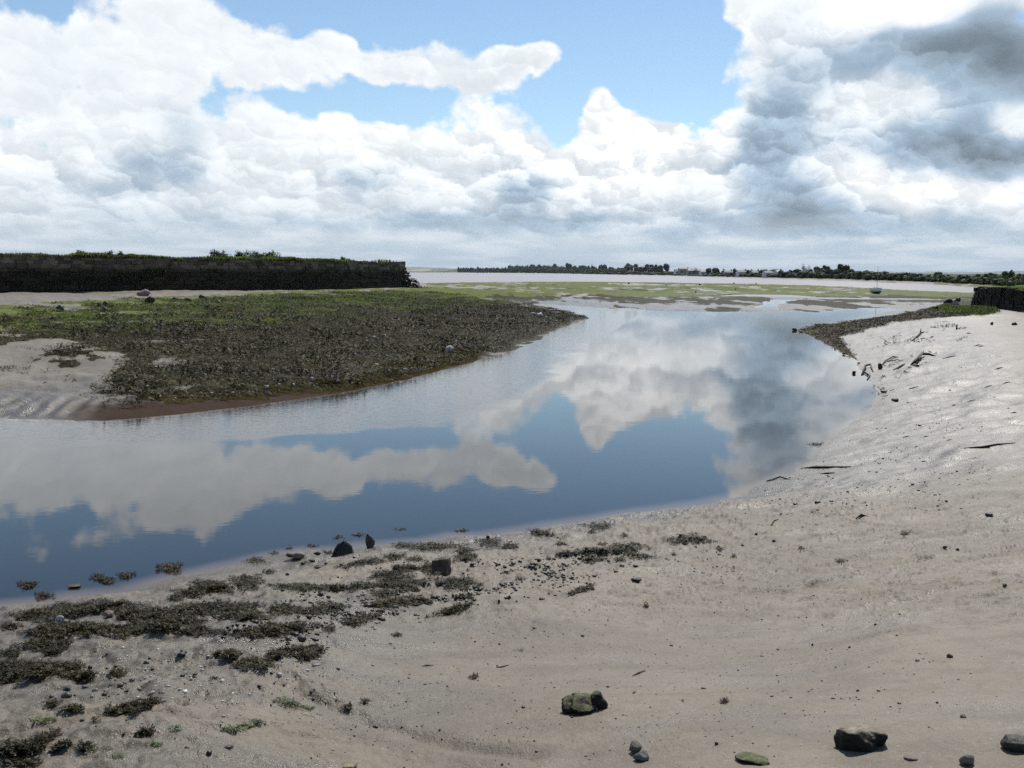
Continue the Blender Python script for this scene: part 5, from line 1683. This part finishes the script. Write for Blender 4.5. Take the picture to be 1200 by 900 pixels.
def build_houses():
    wall_w, wall_g = flat_mat('white render', (0.56, 0.55, 0.53)), flat_mat('grey render', (0.24, 0.225, 0.215))
    roof_d, roof_l = flat_mat('dark slate', (0.075, 0.072, 0.075)), flat_mat('pale sheet roof', (0.36, 0.36, 0.37))
    win, dor = flat_mat('dark window glass', (0.03, 0.035, 0.04), 0.15), flat_mat('door paint', (0.10, 0.06, 0.05))
    for (px, foot, w, hw, hr, wm, rm, lab) in [
        (797, 320.4, 11, 3.0, 2.0, wall_w, roof_d, 'white walled house with dark roof at the left end of the far houses'),
        (803, 317.5, 13, 2.0, 1.4, wall_g, roof_d, 'dark roofed long building behind the white house at the left end'),
        (815, 319.8, 17, 2.6, 2.3, wall_g, roof_l, 'long shed with a wide pale roof among the far houses'),
        (829, 321.2, 15, 2.6, 2.6, wall_w, roof_l, 'pale roofed house just right of the long shed'),
        (855, 321.6, 11, 2.4, 2.2, wall_g, roof_d, 'grey house between the two narrow dark trees'),
        (871.5, 322.2, 12, 3.2, 2.3, wall_w, roof_d, 'white house with dark roof in the middle of the far houses'),
        (887, 322.2, 10, 2.6, 2.4, wall_g, roof_d, 'grey house between two white ones on the far shore'),
        (903.5, 323.2, 13, 3.4, 2.2, wall_w, roof_d, 'white house at the right end of the far houses'),
        (914.5, 321.6, 7, 2.8, 1.8, wall_w, roof_l, 'small white house with pale roof, last on the right'),
    ]:
        D = shore_depth(px) + 48 + (321.5 - foot) * 6
        s = D / F_PX
        x, _, zf = at_depth(px, foot, D)
        g = float(terrain_z(x, D)[0])
        W, HW, HR = w * s, (at_depth(px, foot - hw, D)[2] - g), hr * s
        dp = 6.0
        h = empty('house', (x, D, g - 0.05), 0.12)
        tag(h, lab, 'house', 'houses of the far shore')
        mb = MB(); mb.box(-W / 2, W / 2, 0, dp, 0, HW)
        mb.add([(-W / 2, 0, HW), (-W / 2, dp, HW), (-W / 2, dp / 2, HW + HR * .97), (W / 2, 0, HW), (W / 2, dp, HW), (W / 2, dp / 2, HW + HR * .97)], [(0, 2, 1), (3, 4, 5)])
        link('wall', mb.mesh('wall'), wm, parent=h)
        mb = MB()
        e = 0.25
        mb.add([(-W / 2 - e, -e, HW - .02), (W / 2 + e, -e, HW - .02), (W / 2 + e, dp / 2, HW + HR), (-W / 2 - e, dp / 2, HW + HR), (-W / 2 - e, dp + e, HW - .02), (W / 2 + e, dp + e, HW - .02),
                (-W / 2 - e, -e, HW + .13), (W / 2 + e, -e, HW + .13), (W / 2 + e, dp / 2, HW + HR + .15), (-W / 2 - e, dp / 2, HW + HR + .15), (-W / 2 - e, dp + e, HW + .13), (W / 2 + e, dp + e, HW + .13)],
               [(0, 3, 2, 1), (2, 3, 4, 5), (6, 7, 8, 9), (9, 8, 11, 10), (0, 1, 7, 6), (4, 10, 11, 5), (0, 6, 9, 3), (3, 9, 10, 4), (1, 2, 8, 7), (2, 5, 11, 8)])
        rf = link('roof', mb.mesh('roof'), rm, parent=h)
        if wm is wall_w or rm is roof_d:
            mb = MB(); mb.box(W * .28, W * .28 + .7, dp / 2 - .35, dp / 2 + .35, HW + HR - .4, HW + HR + .9)
            link('chimney', mb.mesh('chimney'), wall_g, parent=rf)
        nwin = max(2, int(W / 3))
        for q in range(nwin):
            cx = -W / 2 + W * (q + .5) / nwin
            mb = MB()
            if q == nwin // 2:
                mb.box(cx - .45, cx + .45, -.06, .05, 0.02, min(2.0, HW * .8))
                link('door', mb.mesh('door'), dor, parent=h)
            else:
                mb.box(cx - .55, cx + .55, -.05, .05, HW * .40, HW * .78)
                link('window', mb.mesh('window'), win, parent=h)


def build_boat():
    px, foot = 1027.3, 344.3
    p = hit(px, foot)[0]
    s = px_size(p)
    b = empty('sailing_boat', p, 0.10)
    tag(b, 'small white boat with a thin mast, aground on the green tidal flats', 'boat')
    Wd, Hh = 8.6 * s, 6.0 * s
    # hull: sections from stern to bow, bow towards the camera
    secs = [(1.5, .40), (0.7, .50), (0, .50), (-.6, .42), (-1.1, .24), (-1.35, .03)]
    v, f = [], []
    prof = [(0, .10), (.45, .16), (.80, .42), (1.0, .78), (1.04, 1.0)]
    for (y, hw) in secs:
        up = 0.06 * max(0, -y)
        row = [(-w * hw * 2 * Wd / 2, y, z * Hh + up) for (w, z) in reversed(prof)] + [(w * hw * 2 * Wd / 2, y, z * Hh + up) for (w, z) in prof[1:]]
        v += row
    m = len(prof) * 2 - 1
    for i in range(len(secs) - 1):
        for k in range(m - 1):
            f.append((i * m + k, i * m + k + 1, (i + 1) * m + k + 1, (i + 1) * m + k))
    f.append(tuple(range(m)))
    f.append(tuple((len(secs) - 1) * m + k for k in range(m))[::-1])
    me = py_mesh('hull', v, f)
    white, dark, red, alu = flat_mat('white hull paint', (0.80, 0.80, 0.78), 0.3), flat_mat('dark hull paint', (0.03, 0.028, 0.03), 0.4), flat_mat('red antifouling', (0.22, 0.06, 0.045)), flat_mat('mast', (0.22, 0.22, 0.22), 0.4)
    me.materials.append(white); me.materials.append(dark)
    for pl in me.polygons:
        pl.material_index = 1 if pl.center.z < Hh * 0.60 else 0
    hull = link('hull', me, None, parent=b)
    mb = MB(); mb.box(-.05, .05, -.9, 1.2, -0.12, .15 * Hh)
    link('keel', mb.mesh('keel'), red, parent=b)
    mb = MB(); mb.add([(-.9 * Wd * .5, 1.5, Hh * .92), (.9 * Wd * .5, 1.5, Hh * .92), (.9 * Wd * .5, -.3, Hh * .92), (-.9 * Wd * .5, -.3, Hh * .92), (0, -1.2, Hh * 1.0)], [(0, 3, 2, 1), (3, 4, 2)])
    link('deck', mb.mesh('deck'), white, parent=b)
    mb = MB(); mb.box(-.22, .22, -.1, .8, Hh * .93, Hh * 1.22)
    link('cabin', mb.mesh('cabin'), white, parent=b)
    top = at_depth(px, 312.5, p[1])[2] - p[2]
    mb = MB(); mb.tube([(0, 0, Hh * .9), (0.02, 0, top)], [.028, .018], 6)
    link('mast', mb.mesh('mast'), alu, parent=b)
    # dark lumps out on the flats
    for k, (x, y, w) in enumerate([(820, 335, 3), (862, 340, 2.6), (737, 333, 2.8), (886, 332.6, 2), (860, 332.6, 2.2), (815, 343.5, 3)]):
        stone(x, y, w, w * .8, 'dark stone standing alone on the green tidal flats', 'rock_dark', 600 + k, group='lone stones on the flats')


def build_hills():
    m, bs = new_mat('distant land')
    p = position()
    c = mix(voronoi(vmath('MULTIPLY', p, (0.004, 0.0012, 0.0)), 1.0, out='Color'), (0.03, 0.05, 0.02), (0.10, 0.12, 0.045))
    c2 = N.tree.nodes.new('ShaderNodeSeparateColor'); N.put(c2.inputs[0], voronoi(vmath('MULTIPLY', p, (0.004, 0.0012, 0.0)), 1.0, out='Color'))
    f = N(c2.outputs[0])
    c = mix(f.step(0.2, 0.55), (0.025, 0.042, 0.018), (0.085, 0.105, 0.04))
    c = mix(f.step(0.80, 0.86), c, (0.28, 0.25, 0.13))
    N.put(bs.inputs['Base Color'], c)
    bs.inputs['Roughness'].default_value = 0.9
    for name, D, prof in [('hills', 9000, [(-300, 316), (200, 315.8), (400, 315.5), (460, 315.0), (500, 314.9), (540, 315.0), (600, 315.4), (700, 318.5)]),
                          ('hills', 17000, [(860, 321), (960, 318.4), (1020, 318.0), (1056, 318.3), (1085, 318.4), (1110, 319.4), (1128, 318.6), (1150, 318.6), (1172, 317.6), (1210, 317.4), (1300, 318), (1450, 321)]),
                          ('hills', 20500, [(300, 316.8), (380, 311.8), (430, 310.6), (480, 312.6), (540, 314.5), (600, 317.5)])]:
        xs = np.linspace(prof[0][0], prof[-1][0], 160)
        ys = np.interp(xs, [q[0] for q in prof], [q[1] for q in prof]) + 0.35 * fbm(xs / 14.0, xs * 0 + D, 4, 8)
        v, fc = [], []
        for a, y in zip(xs, ys):
            top = at_depth(a, y, D)
            h = max(top[2], 3.0)
            for t, k in ((-0.10, -0.02), (-0.05, 0.45), (-0.02, 0.85), (0, 1.0), (0.04, 0.8), (0.12, -0.02)):
                yy = D * (1 + t)
                v.append((top[0] * (1 + t), yy, h * k if k > 0 else 1.0))
        for i in range(len(xs) - 1):
            for k in range(5):
                fc.append((i * 6 + k, (i + 1) * 6 + k, (i + 1) * 6 + k + 1, i * 6 + k + 1))
        o = link(name, py_mesh(name, v, fc, True), m)
        o['kind'] = 'structure'


def build_haze(density=3.2e-5):
    mb = MB(); mb.box(-16000, 16000, -6000, 24000, -3.0, 260.0)
    m = bpy.data.materials.new('haze'); m.use_nodes = True
    t = m.node_tree; t.nodes.clear()
    v = t.nodes.new('ShaderNodeVolumePrincipled')
    v.inputs['Color'].default_value = (0.80, 0.88, 0.97, 1)
    v.inputs['Density'].default_value = density
    v.inputs['Anisotropy'].default_value = 0.25
    o = t.nodes.new('ShaderNodeOutputMaterial')
    t.links.new(v.outputs[0], o.inputs['Volume'])
    h = link('haze', mb.mesh('haze'), m)
    h['kind'] = 'stuff'

# ------------------------------------------------------------------ build
build_world()
build_ground()
build_materials()
build_foreground_weed()
build_weed_carpet()
build_pebbles()
build_stones()
build_wood()
build_walls()
build_far_shore()
build_houses()
build_boat()
build_hills()
build_haze()

SC.view_settings.view_transform = 'Standard'
SC.view_settings.look = 'None'
SC.view_settings.exposure = 0.0
SC.view_settings.gamma = 1.0
SC.view_settings.use_curve_mapping = False
SC.cycles.max_bounces = 6
SC.cycles.diffuse_bounces = 2
SC.cycles.glossy_bounces = 3
SC.cycles.use_denoising = False
SC.cycles.caustics_reflective = False
SC.cycles.caustics_refractive = False
SC.cycles.sample_clamp_indirect = 6.0
